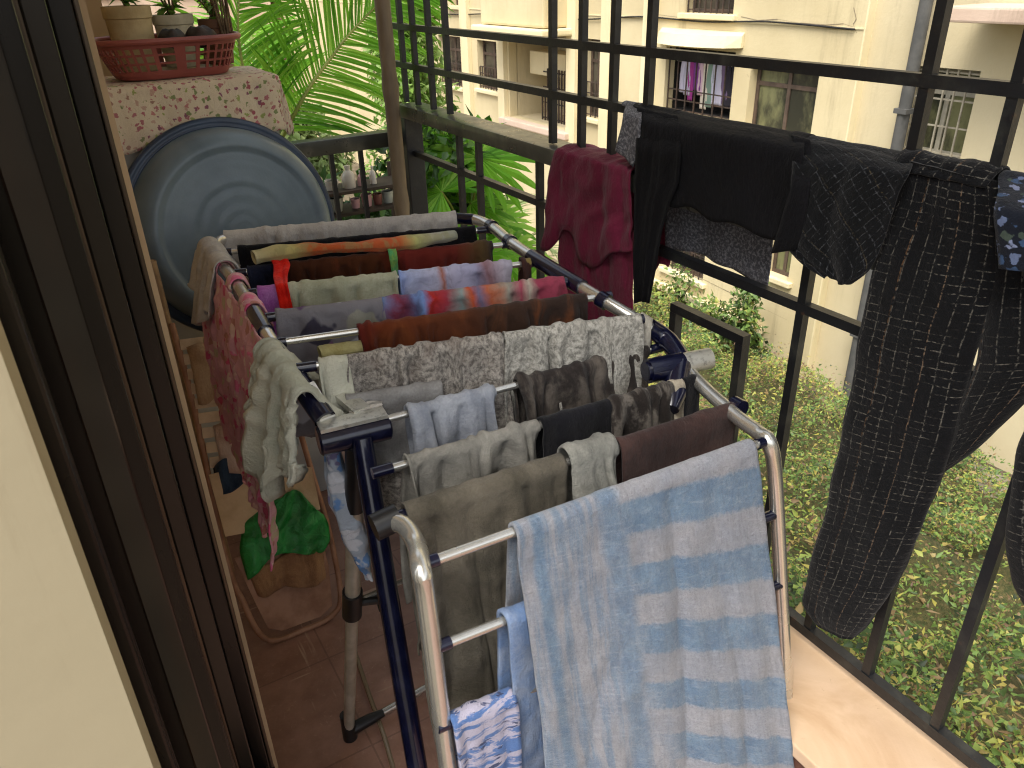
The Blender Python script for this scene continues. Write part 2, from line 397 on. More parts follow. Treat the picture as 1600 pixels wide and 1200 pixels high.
def _floor():
    m = Mat('brown_floor_tile', .45)
    base = m.mix(m.noise(7, detail=7, rough=.65).step(.3, .7), '7C5A4A', '9C7867')
    base = m.mix(m.noise(60, detail=5, dist=1.5).step(.58, .72)*.5, base, 'A88A76')
    w_ = m.noise(26, sc=(1, .06, 1), detail=3).step(.62, .67)*m.noise(9).step(.45, .6)
    w2 = m.noise(26, sc=(.06, 1, 1), detail=3).step(.62, .67)*m.noise(11).step(.45, .6)
    base = m.mix((w_+w2)*.5, base, 'BFA892')
    sp = m.nt.nodes.new('ShaderNodeSeparateXYZ'); m.nt.links.new(m.coord('Object'), sp.inputs[0])
    g = (((S(m.nt, sp.outputs[0])*(1/.3)).frac()-.5).ab().gt(.493)).mx((((S(m.nt, sp.outputs[1])*(1/.3)).frac()-.5).ab().gt(.493)))
    m.col(m.mix(g*.35, base, '3E2A22')); m.rough(m.noise(12)*.35+.25); m.bump(g*-1.0, .001); m.bump(m.noise(80), .0008); return m.m
def _cream(name='cream_wall_paint', c1='BDAE89', c2='CFC19C', stain='7C6E56', bmp=.003, sts=1.6):
    m = Mat(name, .85, spec=.2)
    b = m.mix(m.noise(.6, detail=7).step(.3, .7), c1, c2)
    st = m.noise(sts, sc=(1, 1, .10), detail=9, rough=.75).step(.53, .74)
    b = m.mix(st*.6, b, stain); b = m.mix(m.noise(3.0, detail=9, rough=.75, dist=1.2).step(.66, .7)*.35, b, stain)
    m.col(b); m.bump(m.noise(30, detail=6), bmp); return m.m
m_cream = _cream(); m_cream2 = _cream('cream_wall_paint_older', 'BCAE8C', 'C9BC9C', '8C826A')
m_creamtrim = _cream('pale_trim_paint', 'D2C49C', 'DFD2AE', 'A39473')
m_pinkwall = _cream('pinkish_wall_paint', 'BDA592', 'CDB8A5', '8D7A6A')
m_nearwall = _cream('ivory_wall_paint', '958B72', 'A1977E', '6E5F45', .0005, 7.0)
m_innerwall = plain('balcony_wall_paint', 'A89070', 'BCA482', .9, scale=3)
m_ceiling = plain('ceiling_paint', 'D6D0C2', 'C6BEAC', .9)

tag(MB().box((.02, -2.0, -.12), (G+.06, 2.75, 0)).build('floor', _floor()), kind='structure')
MB().box((-.1, -2.5, 3.1), (G+.05, 2.9, 3.24)).build('ceiling', m_ceiling)['kind'] = 'structure'
m_marble = Mat('pink_marble_ledge', .35)
m_marble.col(m_marble.mix(m_marble.noise(5, detail=7, dist=.5).step(.35, .7), 'C9A68A', 'BC957A')).bump(m_marble.noise(50), .0006)
m_marble.col(m_marble.mix(m_marble.noise(60, detail=8, rough=.8).step(.62, .72)*.5, m_marble.mix(m_marble.noise(4, detail=7, dist=1.5).step(.35, .7), 'CFB293', 'BB9B7A'), '8A6650'))
m_kerb = plain('brown_kerb_face', '5A3B30', '6B4A3D', .6, scale=9)
MB().box((.862, -2.0, .0), (1.05, 2.6, .33)).build('kerb', m_kerb)['kind'] = 'structure'
lg = MB().box((.85, -2.0, .332), (1.068, 2.6, .36), .004).build('kerb_ledge', m_marble.m); lg['kind'] = 'structure'

# house wall beside the balcony, door jamb and sliding door
def solid(name, label, cat, mb, mat, **k):
    o = mb.build(name, mat, smooth=k.get('smooth', False)); return tag(o, label, cat, k.get('group'), k.get('kind'))
MB().box((-.35, 1.02, -.1), (.082, 2.9, 3.1)).build('wall_left', m_innerwall)['kind'] = 'structure'
MB().box((-1.6, .50, -.1), (-.0985*.5, .56, 2.72)).build('wall_near', m_nearwall)['kind'] = 'structure'
MB().box((.0, 2.62, -.1), (.25, 2.85, 3.1)).build('wall_end', m_innerwall)['kind'] = 'structure'
dr = thing('sliding_door', 'dark brown aluminium sliding door with stacked tinted glass leaves beside the cream wall', 'door', (-.02, .7, 0))
b = MB(); b.box((-.1, .58, .0), (-.0660*.6, .62, 2.6), .003)
b.build('outer_frame', m_alu, dr)
f1 = MB().box((-.046, .70, .50), (.0105, .735, 2.6), .002).build('door_leaf', m_alu, dr)
MB().box((-.042, .735, .50), (-.036, 1.7, 2.6)).build('pane', m_darkglass, f1)
MB().box((-.030, .688, .50), (-.004, .7005, 2.6), .002).build('glass_edge', m_darkglass, f1)
f2 = MB().box((.0158, .80, .46), (.0350, .85, 2.6), .002).build('door_leaf', m_alu, dr)
MB().box((.0105, .795, .46), (.0156, .85, 2.6), .0015).build('edge_strip', m_alu_light, f2)
MB().box((.0225, .852, .46), (.029, 1.9, 2.55)).build('pane', m_darkglass, f2)
f3 = MB().box((.0400, .90, .44), (.0605, .95, 2.6), .002).build('door_leaf', m_alu, dr)
MB().box((.0620, .905, .44), (.0672, .955, 2.6), .0015).build('edge_strip', m_alu_light, f3)
MB().box((.0350, .905, .44), (.0385, .96, 2.6)).build('seal', m_rubber, f3)
MB().box((.0480, .952, .44), (.055, 1.00, 2.55)).build('pane', m_darkglass, f3)
t = MB().box((-.08, .57, .0), (.0700, 1.02, .40)); t.build('sill', m_alu, dr)
t = MB()
for x in (-.03, -.012, .004, .021, .038, .056): t.box((x-.0015, .56, .402), (x+.0015, 1.02, .455))
t.build('track', m_alu_light, dr)

# ------------------------------------------------------------------ yard, facade across
def _ground():
    m = Mat('yard_soil', .95); m.col(m.mix(m.noise(.8, detail=9).step(.35, .65), '4A4030', '6E6450')).bump(m.noise(6, detail=8), .05); return m.m
g = MB(); g.add([(-150, -150, ZG), (150, -150, ZG), (150, 150, ZG), (-150, 150, ZG)], [(0, 1, 2, 3)])
g.build('ground', _ground())['kind'] = 'structure'
m_path = plain('paving_stone', '6E675A', '8A8272', .9, scale=3, bump=.004)
pth = MB()
random.seed(5)
for k in range(5):
    for j in range(3):
        pth.box((6.3+j*.55, 3.2-k*.62+.02, ZG-.05), (6.83+j*.55, 3.8-k*.62, ZG+.06+k*.001), .01)
pth.build('path', m_path)['kind'] = 'structure'

m_winframe = plain('brown_window_frame', '40332A', '54453A', .6)
m_wframe_l = plain('pale_window_frame', '8B8678', '9C9686', .6)
def _wg(name, a_, b_):
    m = Mat(name, .18); m.col(m.mix(m.noise(3.0, detail=6, sc=(1, 1, .5)).step(.4, .65), a_, b_)); return m.m
m_wglass = _wg('dark_window_glass', '1E1D1A', '4A453A'); m_wglass2 = _wg('greenery_reflection_glass', '2B2C24', '6E6E4E')  # second glass has greenery reflections painted in as yellow-green noise
m_grilliron = plain('rusty_window_bars', '2C2622', '4B3A2E', .7)
m_grillpale = plain('pale_window_bars', '8C8474', 'A39B88', .7)
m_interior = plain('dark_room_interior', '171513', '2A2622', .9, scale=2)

def yz(px, py, x=DF):
    p = PX(px, py, x); return p.y, p.z
def wrect(tl, tr, bl, x=DF):
    """window corners in the photo -> (y_near, y_far, z0, z1) on the wall plane"""
    yf, z1 = yz(*tl, x); yn, z1b = yz(*tr, x); _, z0 = yz(*bl, x); return (min(yf, yn), max(yf, yn), z0, (z1+z1b)/2)
def wall_with_openings(x, y0, y1, z0, z1, ops, rev=.18, th=.3):
    """slab whose outer face (towards -x) lies at x, with rectangular openings and reveals"""
    mb = MB(); ys = sorted({y0, y1}|{o[0] for o in ops}|{o[1] for o in ops}); zs = sorted({z0, z1}|{o[2] for o in ops}|{o[3] for o in ops})
    ys = [v for v in ys if y0 <= v <= y1]; zs = [v for v in zs if z0 <= v <= z1]
    for i in range(len(ys)-1):
        for j in range(len(zs)-1):
            cy, cz = (ys[i]+ys[i+1])/2, (zs[j]+zs[j+1])/2
            if any(o[0] < cy < o[1] and o[2] < cz < o[3] for o in ops): continue
            mb.add([(x, ys[i], zs[j]), (x, ys[i+1], zs[j]), (x, ys[i+1], zs[j+1]), (x, ys[i], zs[j+1])], [(0, 3, 2, 1)])
    for o in ops:
        a_, b_, c, d = o; xr = x+rev
        mb.add([(x, a_, c), (x, b_, c), (x, b_, d), (x, a_, d), (xr, a_, c), (xr, b_, c), (xr, b_, d), (xr, a_, d)],
               [(0, 1, 5, 4), (1, 2, 6, 5), (2, 3, 7, 6), (3, 0, 4, 7)])
    return mb
def window(par, r, x, style=0, label=None, bars=None, glass=None, sill=True, split=.28):
    y0, y1, z0, z1 = r; xf = x+.13; fr = MB(); t_ = .05
    fr.box((xf, y0, z0), (xf+.05, y0+t_, z1)).box((xf, y1-t_, z0), (xf+.05, y1, z1)).box((xf, y0+t_, z0), (xf+.05, y1-t_, z0+t_)).box((xf, y0+t_, z1-t_), (xf+.05, y1-t_, z1))
    fr.box((xf+.005, (y0+y1)/2-.025, z0+t_), (xf+.045, (y0+y1)/2+.025, z1-t_))
    zt = z1-(z1-z0)*split; fr.box((xf+.003, y0+t_, zt-.025), (xf+.047, (y0+y1)/2-.025, zt+.025)).box((xf+.003, (y0+y1)/2+.025, zt-.025), (xf+.047, y1-t_, zt+.025))
    w_ = fr.build('window', m_winframe if style != 2 else m_wframe_l, par)
    if label: w_['label'] = label
    MB().box((xf+.02, y0+.01, z0+.01), (xf+.03, y1-.01, z1-.01)).build('pane', glass or m_wglass, w_)
    if bars:
        gb = MB(); n = max(3, int((y1-y0)/.11))
        for k in range(n+1):
            y = y0+.01+(y1-y0-.02)*k/n; gb.box((x+.03, y-.008, z0), (x+.046, y+.008, z0+(z1-z0)*bars))
        for k in range(4): z = z0+.04+(z1-z0-.08)*bars*k/3; gb.box((x+.046, y0, z-.008), (x+.06, y1, z+.008))
        gb.build('window_bars', m_grilliron if style != 2 else m_grillpale, w_)
    if sill:
        MB().box((x-.07, y0-.08, z0-.07), (x+.13, y1+.08, z0-.002), .01).build('sill', m_creamtrim, w_)
    return w_
YS, _ = yz(1341, 100)      # step in the facade
fa = thing('apartment_building', 'long cream apartment block across the yard with barred windows and small balconies', 'building', (DF, 12, ZG))
rects = dict(A=wrect((655, 50), (668, 52), (661, 132)), B=wrect((684, 54), (720, 58), (690, 130)), C=wrect((745, 62), (780, 66), (751, 138)),
             D=wrect((794, 50), (889, 54), (797, 182)), E=wrect((914, 60), (938, 62), (914, 182)), F=wrect((1077, -70), (1154, -66), (1078, 20)),
             Gw=wrect((1042, 72), (1150, 82), (1041, 172)), H=wrect((1174, 100), (1281, 112), (1168, 205)),
             J=wrect((1046, 318), (1108, 332), (1046, 420)), K=wrect((1206, 345), (1244, 353), (1200, 428)), Lw=wrect((762, 215), (788, 220), (766, 272)),
             M=wrect((700, -70), (716, -70), (700, 8)), N=wrect((820, -90), (862, -90), (822, 0)), O=wrect((905, 230), (940, 238), (908, 300)),
             Pl=wrect((1018, 452), (1190, 506), (1020, 640)), Q=wrect((1176, -130), (1283, -130), (1172, -40)))
def clampop(r): return r
ops = [rects[k] for k in rects]
wl = wall_with_openings(DF, YS, 32, ZG-.2, 9, ops)
wl.build('wall', m_cream, fa)
# thicker band and pilasters, proud of the wall
tr = MB()
def pil(px0, px1, row, dx=.09, z0=ZG, z1=9):
    ya, _ = yz(px0, row); yb, _ = yz(px1, row); tr.box((DF-dx, min(ya, yb), z0), (DF-.003, max(ya, yb), z1))
pil(783, 793, 110); pil(891, 905, 110); pil(727, 738, 100); pil(642, 652, 100, .12); pil(944, 958, 110); pil(1008, 1024, 110)
tr.build('pilaster', m_creamtrim, fa)
cr = MB(); _, zc = yz(900, 22); cr.box((DF-.012, YS, zc-.008), (DF-.0025, 31, zc+.008)); cr.build('string_course', m_creamtrim, fa)
for k in 'ABCEFHKLMNOQ':
    kk = {'L': 'Lw'}.get(k, k)
    if kk in rects and kk != 'Pl':
        window(fa, rects[kk], DF, 0, bars=(.45 if kk in ('C', 'B', 'E') else 1.0 if kk in ('F', 'O') else None), glass=m_wglass2 if kk in ('H', 'K') else m_wglass)
window(fa, rects['J'], DF, 0, bars=1.0)
# recessed balcony D
y0, y1, z0, z1 = rects['D']
rb = MB(); xr = DF+.9
rb.add([(DF+.17, y0, z0), (DF+.17, y1, z0), (DF+.17, y1, z1), (DF+.17, y0, z1), (xr, y0, z0), (xr, y1, z0), (xr, y1, z1), (xr, y0, z1)],
       [(0, 1, 5, 4), (1, 2, 6, 5), (2, 3, 7, 6), (3, 0, 4, 7), (4, 5, 6, 7)])
rec = rb.build('balcony_recess', m_cream2, fa)
ym = y0+(y1-y0)*.66
wr = (y0+.12, ym, z0+.12, z0+(z1-z0)*.72)
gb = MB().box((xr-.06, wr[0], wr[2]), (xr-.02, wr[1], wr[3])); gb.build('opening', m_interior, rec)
gb = MB()
for k in range(14):
    y = wr[0]+(wr[1]-wr[0])*k/13; gb.box((DF+.3, y-.012, z0), (DF+.324, y+.012, z0+(z1-z0)*(.6 if k < 12 else .35)))
for z in (.02, .2, .38, .55): gb.box((DF+.325, wr[0], z0+(z1-z0)*z), (DF+.345, wr[1], z0+(z1-z0)*z+.02))
gb.build('window_bars', m_grilliron, rec)
MB().box((DF+.35, wr[0]+.5, z1-.75), (DF+.8, ym+.5, z1-.35), .02).build('lintel_box', m_creamtrim, rec)
MB().box((DF-.18, y0-.15, z0-.12), (DF+.14, y1+.15, z0-.003), .02).build('sill', m_pinkwall, rec)
# bulging hood and balcony box above D
yb0, zt = yz(893, 43); yb1, _ = yz(792, 43); _, ztop = yz(840, 4)
MB().box((DF-.55, yb0, z1+.14), (DF-.004, yb1, z1+.95), .04).build('balcony_box', m_cream, fa)
MB().box((DF-.68, yb0-.15, z1+.02), (DF-.004, yb1+.15, z1+.13), .03).build('hood', m_creamtrim, fa)
# window with laundry (G)
r = rects['Gw']; y0, y1, z0, z1 = r
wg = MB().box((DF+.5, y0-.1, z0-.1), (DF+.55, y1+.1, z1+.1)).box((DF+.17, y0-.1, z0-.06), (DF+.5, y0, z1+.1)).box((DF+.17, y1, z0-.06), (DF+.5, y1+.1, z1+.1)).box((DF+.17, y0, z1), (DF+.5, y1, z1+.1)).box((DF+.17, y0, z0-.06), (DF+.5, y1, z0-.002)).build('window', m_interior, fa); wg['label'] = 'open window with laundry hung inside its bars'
gb = MB()
for k in range(8): y = y0+.02+(y1-y0-.04)*k/7; gb.box((DF+.05, y-.008, z0), (DF+.066, y+.008, z1))
for k in range(3): z = z0+(z1-z0)*(.02+k*.16); gb.box((DF+.067, y0, z-.008), (DF+.08, y1, z+.008))
gb.build('window_bars', m_grilliron, wg)
hood = MB(); hs_ = []
for k in range(13):
    t_ = k/12; y = y0-.12+(y1-y0+.24)*t_; d_ = .32*math.sin(math.pi*t_)**.5+.05; hs_.append((y, d_))
V = [];F = []
for y, d_ in hs_: V += [(DF-d_, y, z1+.06), (DF-.003, y, z1+.06), (DF-.003, y, z1+.24), (DF-d_*.8, y, z1+.2)]
for k in range(12):
    for j in range(4): F.append((k*4+j, k*4+(j+1) % 4, k*4+4+(j+1) % 4, k*4+4+j))
F += [(0, 3, 2, 1), (48, 49, 50, 51)]
hood.add(V, F).build('hood', m_creamtrim, fa)
rng = random.Random(3)
lcols = ['C9C3D6', 'B7B4C6', 'A03A8A', '7C3B8B', 'D8B9C7', 'DDD3C4', '7F988A', 'C5C3D6', 'C4C0D4', '6E5B7A', '2A2630', '23202B']
MB().bar((DF+.22, y0, z1-.2), (DF+.22, y1, z1-.2), .02, .02).build('clothes_rail', m_grillpale, fa)
for k, c in enumerate(lcols):
    yy = y1-.1-(y1-y0-.25)*k/len(lcols); hh = rng.uniform(.36, .60); wd = rng.uniform(.10, .16)
    o = sheet('hanging_laundry', [((DF+.2, yy, z1-.2), (DF+.2, yy-wd*.8, z1-.2)), ((DF+.2, yy+.02, z1-.2-hh*.5), (DF+.2, yy-wd, z1-.2-hh*.5)), ((DF+.2, yy, z1-.2-hh), (DF+.2, yy-wd, z1-.2-hh))],
              plain('laundry_cloth', c, None, .9), seed=k, fold=.015, freq=12, crump=.004, res=.03, thick=.004)
    lab = ['pale grey', 'grey lilac', 'magenta', 'purple', 'light pink lilac', 'cream', 'grey green', 'pale blue lilac', 'lavender', 'plum', 'black', 'dark navy'][k]
    tag(o, lab+' garment hung inside the barred window across the yard', 'clothing', 'laundry in the window across the yard')
def crack(pts, w_=.012, x=DF):
    mb = MB(); P = [PX(a_, b_, x-.0035) for a_, b_ in pts]
    for k in range(len(P)-1):
        d = (P[k+1]-P[k]).normalized(); n = Vector((0, -d.z, d.y))*w_*.5*(.6+.4*math.sin(k*2.3)); mb.add([P[k]-n, P[k+1]-n*.9, P[k+1]+n*.9, P[k]+n], [(0, 1, 2, 3)])
    return mb.build('crack', m_crackc, fa)
m_crackc = plain('crack_dark', '6E6250', '857862', .95)
crack([(1158, 26), (1185, 32), (1215, 30), (1250, 36), (1290, 39), (1318, 37), (1336, 43)]); crack([(1334, 12), (1338, 30), (1333, 38), (1339, 52)]); crack([(1090, 470-38), (1130, 452), (1180, 476), (1230, 500)], .01)
crack([(1022, 22), (1060, 27), (1100, 26), (1150, 31)], .008)
ck = MB(); pa_ = [PX(x_, y_, DF-.03) for x_, y_ in ((600, 8), (700, 22), (800, 20), (900, 30), (1000, 26), (1100, 34), (1200, 34), (1335, 46))]
ck.tube(smooth_path(pa_, 6), .012, 6); tag(ck.build('cable', m_rubber, smooth=True), 'sagging black cable strung along the cream facade', 'cable')
# right-hand part, set back a little
XB = DF+.12
ri = wrect((1427, 106), (1534, 107), (1408, 236), XB); rj = wrect((1590, 260), (1680, 262), (1575, 420), XB)
w2 = wall_with_openings(XB, -7, YS-.001, ZG-.2, 9, [ri])
w2.build('wall', m_cream2, fa)
MB().box((DF, YS-.02, ZG-.2), (XB+.02, YS, 9)).build('corner', m_creamtrim, fa)
window(fa, ri, XB, 2, bars=1.0, glass=m_wglass2, label='barred window with pale frame on the set-back part')
ya, za = yz(1491, 32, XB-.5); 
MB().box((XB-.75, -6, za), (XB-.004, ya, za+.13), .02).build('awning_slab', m_pinkwall, fa)
ya, _ = yz(1560, 300, XB)
pa = PX(1448, 0, XB-.12); tb = MB(); tb.tube([(XB-.12, pa.y, ZG), (XB-.12, pa.y, 9)], .065, 12)
for z in (-2.5, -1.2, .1, 1.4): tb.box((XB-.2, pa.y-.075, z), (XB-.04, pa.y+.075, z+.05))
m_pipe = plain('grey_pipe_paint', '484846', '545350', .9)
dp = tb.build('downpipe', m_pipe, fa, smooth=True)
# dark opening of the garden store at the wall's foot
y0, y1, z0, z1 = rects['Pl']
s_ = MB().box((DF+.9, y0-.1, z0-.1), (DF+.95, y1+.1, z1+.1)).box((DF+.17, y0, z1), (DF+.9, y1, z1+.1)).box((DF+.17, y0-.1, z0), (DF+.9, y0, z1)).box((DF+.17, y1, z0), (DF+.9, y1+.1, z1)).build('garden_recess', plain('earthy_recess', '3A2C22', '6B5646', .9, scale=4), fa)
MB().box((DF-.12, y0-.08, z1+.0), (DF-.004, y1+.1, z1+.1), .01).build('ledge', m_creamtrim, fa)
MB().box((DF, YS, 9.0), (DF+8, 32, 9.2)).box((XB, -7, 9.0), (DF+8, YS-.01, 9.2)).build('roof', m_ceiling, fa)
# end building
eb = thing('end_building', 'pinkish low building closing the yard behind the palm', 'building', (0, 30, ZG))
eo = []
for k in range(5):
    for j in range(2): eo.append((-4+k*2.2, -3+k*2.2, -1.7+j*2.8, -.3+j*2.8))
e_ = MB()
e_.box((-12, 28, ZG), (7.6, 34, 5.0))
e_.build('wall', m_pinkwall, eb)
for q in eo:
    fr = MB().box((q[0], 27.9, q[2]), (q[1], 27.995, q[3])).build('window', m_winframe, eb)
    MB().box((q[0]+.06, 27.88, q[2]+.06), (q[1]-.06, 27.898, q[3]-.06)).build('pane', m_wglass2, fr)

# ================================================================== GRILLE AND RAILINGS
HZ = dict(L1=1.405, L2=1.295, HR=1.165, L4=1.03, L5=.395)
gr = thing('window_grille', 'black iron grille of crossed square bars with broad handrail along the balcony edge', 'grille', (G, 1.2, .36))
Y0, Y1 = -1.6, 2.52
ups = [2.44, 2.35, 2.24, 2.13, 1.591, 1.475, 1.364, 1.252, .676, .557, .44, .0, -.12, -.24, -.36]
for y in ups: MB().box((G-.0075, y-.0075, HZ['HR']+.02), (G+.0075, y+.0075, 3.1)).build('upper_bar', m_iron, gr)
los = [2.082, 1.965, 1.65, 1.53, 1.41, .816, .683, .551, .416, -.02, -.14, -.26]
for y in los: MB().box((G-.008, y-.008, HZ['L5']+.01), (G+.008, y+.008, HZ['HR']-.02)).build('lower_bar', m_iron, gr)
for k in ('L1', 'L2', 'L4'):
    MB().box((G-.009, Y0, HZ[k]-.0085), (G+.009, Y1, HZ[k]+.0085)).build('cross_bar', m_iron, gr)
MB().box((G-.010, Y0, HZ['L5']-.012), (G+.010, Y1, HZ['L5']+.010)).build('bottom_rail', m_iron, gr)
for z in (1.75, 2.1, 2.45, 2.8): MB().box((G-.009, Y0, z-.0085), (G+.009, Y1, z+.0085)).build('cross_bar', m_iron, gr)
MB().box((G-.038, Y0, HZ['HR']-.022), (G+.045, 2.44, HZ['HR']+.018), .006).build('handrail', m_rail, gr, smooth=True)
MB().box((G-.03, 2.40, .36), (G+.03, 2.46, HZ['HR']-.024), .003).build('corner_post', m_iron, gr)
# narrow frame welded to the lower part
q = MB(); a_ = PX(1053, 478, G-.02); c_ = PX(1166, 538, G-.02)
q.box((G-.03, c_.y-.0, a_.z-.009), (G-.0105, a_.y+.0, a_.z+.009)); q.box((G-.03, a_.y-.018, .37), (G-.0105, a_.y, a_.z-.0095)); q.box((G-.03, c_.y, .37), (G-.0105, c_.y+.018, a_.z-.0095))
q.build('guard_frame', m_iron, gr)
er = thing('end_railing', 'dark iron railing closing the far end of the balcony behind the blue tub', 'railing', (.6, 2.5, .36))
MB().box((.2, 2.478, 1.045), (G-.032, 2.535, 1.092), .004).build('top_rail', m_rail, er, smooth=True)
for x in (.3, .4, .5, .6, .7, .8, .9): MB().box((x-.007, 2.5, .36), (x+.007, 2.514, 1.043)).build('bar', m_iron, er)
MB().box((.2, 2.495, .42), (G-.032, 2.519, .44)).build('lower_rail', m_iron, er)
# bamboo pole
m_bamboo = Mat('weathered_bamboo', .6); m_bamboo.col(m_bamboo.mix(m_bamboo.noise(12, sc=(1, 1, .25), detail=6).step(.35, .7), '6A5D4C', '8B7C66')).bump(m_bamboo.noise(60, sc=(1, 1, .1)), .001)
pb = PY(629, 335, 2.40); pt = PY(597, 0, 2.40); d_ = (pt-pb).normalized(); p0 = pb-d_*(pb.z-.0)/d_.z; p1 = pb+d_*(3.09-pb.z)/d_.z
pts = []; rs = []
for k in range(61):
    p = p0.lerp(p1, k/60); nd = (k % 7 == 3); pts.append(p); rs.append(.0235+(.003 if nd else 0)-(.0012 if k % 7 in (2, 4) else 0))
tb = MB().tube(pts, rs, 16)
tag(tb.build('bamboo_pole', m_bamboo.m, smooth=True, autosm=False), 'weathered bamboo pole standing upright at the far corner in front of the railing', 'pole')

# ================================================================== DRYING RACK
rk = thing('drying_rack', 'folding steel drying rack with navy plastic hubs loaded with washing', 'drying rack', (.56, 1.1, 0))
ZF, ZN = 1.03, .93
RODPX = {1: ((344, 395), (760, 359), ZF), 2: ((366, 427), (800, 381), ZF), 3: ((381, 459), (842, 410), ZF), 4: ((409, 497), (885, 440), ZF),
         5: ((424, 537), (950, 462), 1.02), 6: ((470, 575), (1000, 499), 1.01), 7: ((600, 656), (1030, 543), .945), 8: ((588, 738), (1088, 594), ZN),
         9: ((606, 813), (1152, 636), ZN), 10: ((655, 884), (1200, 688), ZN)}
ROD = {k: (PZ(*v[0], v[2]), PZ(*v[1], v[2])) for k, v in RODPX.items()}
# near frame drops away below rod 10
nl = [PZ(606, 813, ZN), PZ(632, 822, ZN), PZ(650, 850, ZN-.005), PY(658, 890, ROD[10][0].y-.012), PY(666, 940, ROD[10][0].y-.014), PY(700, 1200, ROD[10][0].y-.03)]
d_ = (nl[-1]-nl[-2]); nl.append(nl[-1]+d_*.75)
nrt = [PZ(1062, 556, .95), PZ(1088, 594, ZN), PZ(1150, 650, ZN), PZ(1185, 676, ZN), PZ(1203, 694, ZN-.005), PY(1212, 760, .652), PY(1222, 950, .635), PY(1234, 1190, .60)]
nrt.append(nrt[-1]+(nrt[-1]-nrt[-2])*.5)
MB().tube(smooth_path(nl, 6), .0125, 16).tube(smooth_path(nrt, 6), .0115, 16).tube([nl[-1], nrt[-1]], .0115, 12).build('near_frame', m_chrome, rk, smooth=True)
ROD[11] = (PY(676, 1014, ROD[10][0].y-.02), PY(1203, 806, .650)); ROD[12] = (PY(690, 1134, ROD[10][0].y-.03), PY(1214, 914, .638))
# main left and right rails and the far tube
lf = [PZ(745, 343, ZF+.006), PZ(700, 341, ZF+.006), PZ(600, 349, ZF+.006), PZ(420, 364, ZF+.006), PZ(355, 372, ZF+.006), PZ(335, 388, ZF+.006), PZ(346, 412, ZF+.006), PZ(368, 440, ZF+.004), PZ(395, 483, ZF+.004), PZ(424, 533, 1.02), PZ(470, 600, .99), PZ(508, 655, .955)]
MB().tube(smooth_path(lf, 6), .0115, 16).build('left_rail', m_chrome, rk, smooth=True)
rf_ = [PZ(700, 341, ZF+.006), PZ(740, 343, ZF+.006), PZ(768, 354, ZF+.006), PZ(800, 380, ZF+.006), PZ(850, 413, ZF+.004), PZ(930, 462, 1.02), PZ(1000, 503, .99), PZ(1045, 532, .955)]
MB().tube(smooth_path(rf_, 6), .0120, 16).build('right_rail', m_chrome, rk, smooth=True)
sp = smooth_path(rf_, 12)
MB().tube([sp[0]-(sp[6]-sp[0])*.3, sp[0], sp[6], sp[12]], .0135, 16).build('corner_joint', m_navy, rk, smooth=True)
def seg_between(path, a_, b_):
    n = len(path)-1; return path[int(a_*n):int(b_*n)+1]
MB().tube(seg_between(sp, .53, .68), .0155, 16).build('rail_sleeve', m_navy, rk, smooth=True)
MB().tube(seg_between(smooth_path(lf, 12), .74, .80), .0145, 16).build('rail_sleeve', m_navy, rk, smooth=True)
for k, (a_, b_) in ROD.items():
    d_ = (b_-a_).normalized()
    MB().tube([a_, b_], .0062 if k < 10 else .0068, 12).build('rod', m_chrome, rk, smooth=True)
    cp = MB()
    if k != 7:
        MB().tube([a_-d_*.006, a_+d_*.024], .0086, 12).build('rod_cap', m_navy, rk, smooth=True)
    cp.tube([b_-d_*.022, b_+d_*.006], .0086, 12)
    if 1 <= k <= 5:
        # clip ring round the right rail
        c = min(sp, key=lambda p: (p-b_).length); i = sp.index(c); t_ = (sp[min(i+1, len(sp)-1)]-sp[i-1]).normalized()
        cp.tube([c-t_*.009, c+t_*.009], .0155, 16)
    if k == 9: cp.tube([b_+Vector((0, -.01, 0)), b_+Vector((0, .01, 0))], .015, 14)
    cp.build('rod_cap', m_navy, rk, smooth=True)
m_leg = plain('satin_aluminium_tube', 'B9B4A6', 'A39D8E', .32, .35, scale=25)
# hubs
hl0, hl1 = PZ(497, 690, .93), PZ(608, 663, .93)
hd = (hl1-hl0).normalized()
hb = MB().tube([hl0, hl0+hd*.003, hl1-hd*.003, hl1], [.020, .0235, .0235, .020], 24)
for s_ in (.35, .52, .68): hb.tube([hl0.lerp(hl1, s_)-hd*.0012, hl0.lerp(hl1, s_)+hd*.0012], .0242, 24)
sd_ = PZ(470, 600, .985)
hub = hb.build('hub', m_navy, rk, smooth=True)
lp = smooth_path(lf, 12)
MB().tube(lp[-14:], .0175, 20).build('hub_socket', m_navy, hub, smooth=True)
m_scuff = Mat('scuffed_chrome_cover', .3, .7); m_scuff.col(m_scuff.mix(m_scuff.noise(70, detail=8, rough=.75).step(.5, .66)*.8, 'D2D1C8', '8A887E')); m_scuff.bump(m_scuff.noise(120), .001); m_scuff = m_scuff.m
up = Vector((0, 0, 1)); sv = Vector((-hd.y, hd.x, 0))
cv = MB()
def plate(c0, c1, wd, th_):
    cv.bar(c0, c1, wd, th_)
plate(hl0+up*.0235+hd*.004, hl1+up*.0235-hd*.004, .032, .006)
plate(hl0+hd*.022+up*.024+sv*.016, lp[-10]+up*.017, .026, .005)
plate(hl0+hd*.075+up*.0245+sv*.016, hl0+hd*.055+up*.032+sv*.085, .028, .010)
cv.build('hub_cover', m_scuff, hub)
hr0, hr1 = PZ(1012, 580, .945), PZ(1108, 560, .945)
hr = MB().tube([hr0, hr0.lerp(hr1, .55)], .021, 24).tube([hr0-(hr1-hr0)*.04, hr0], .0165, 24)
hr.tube(smooth_path([sp[-10], sp[-5], PZ(1050, 540, .955), PZ(1072, 575, .94)], 5), .0175, 20)
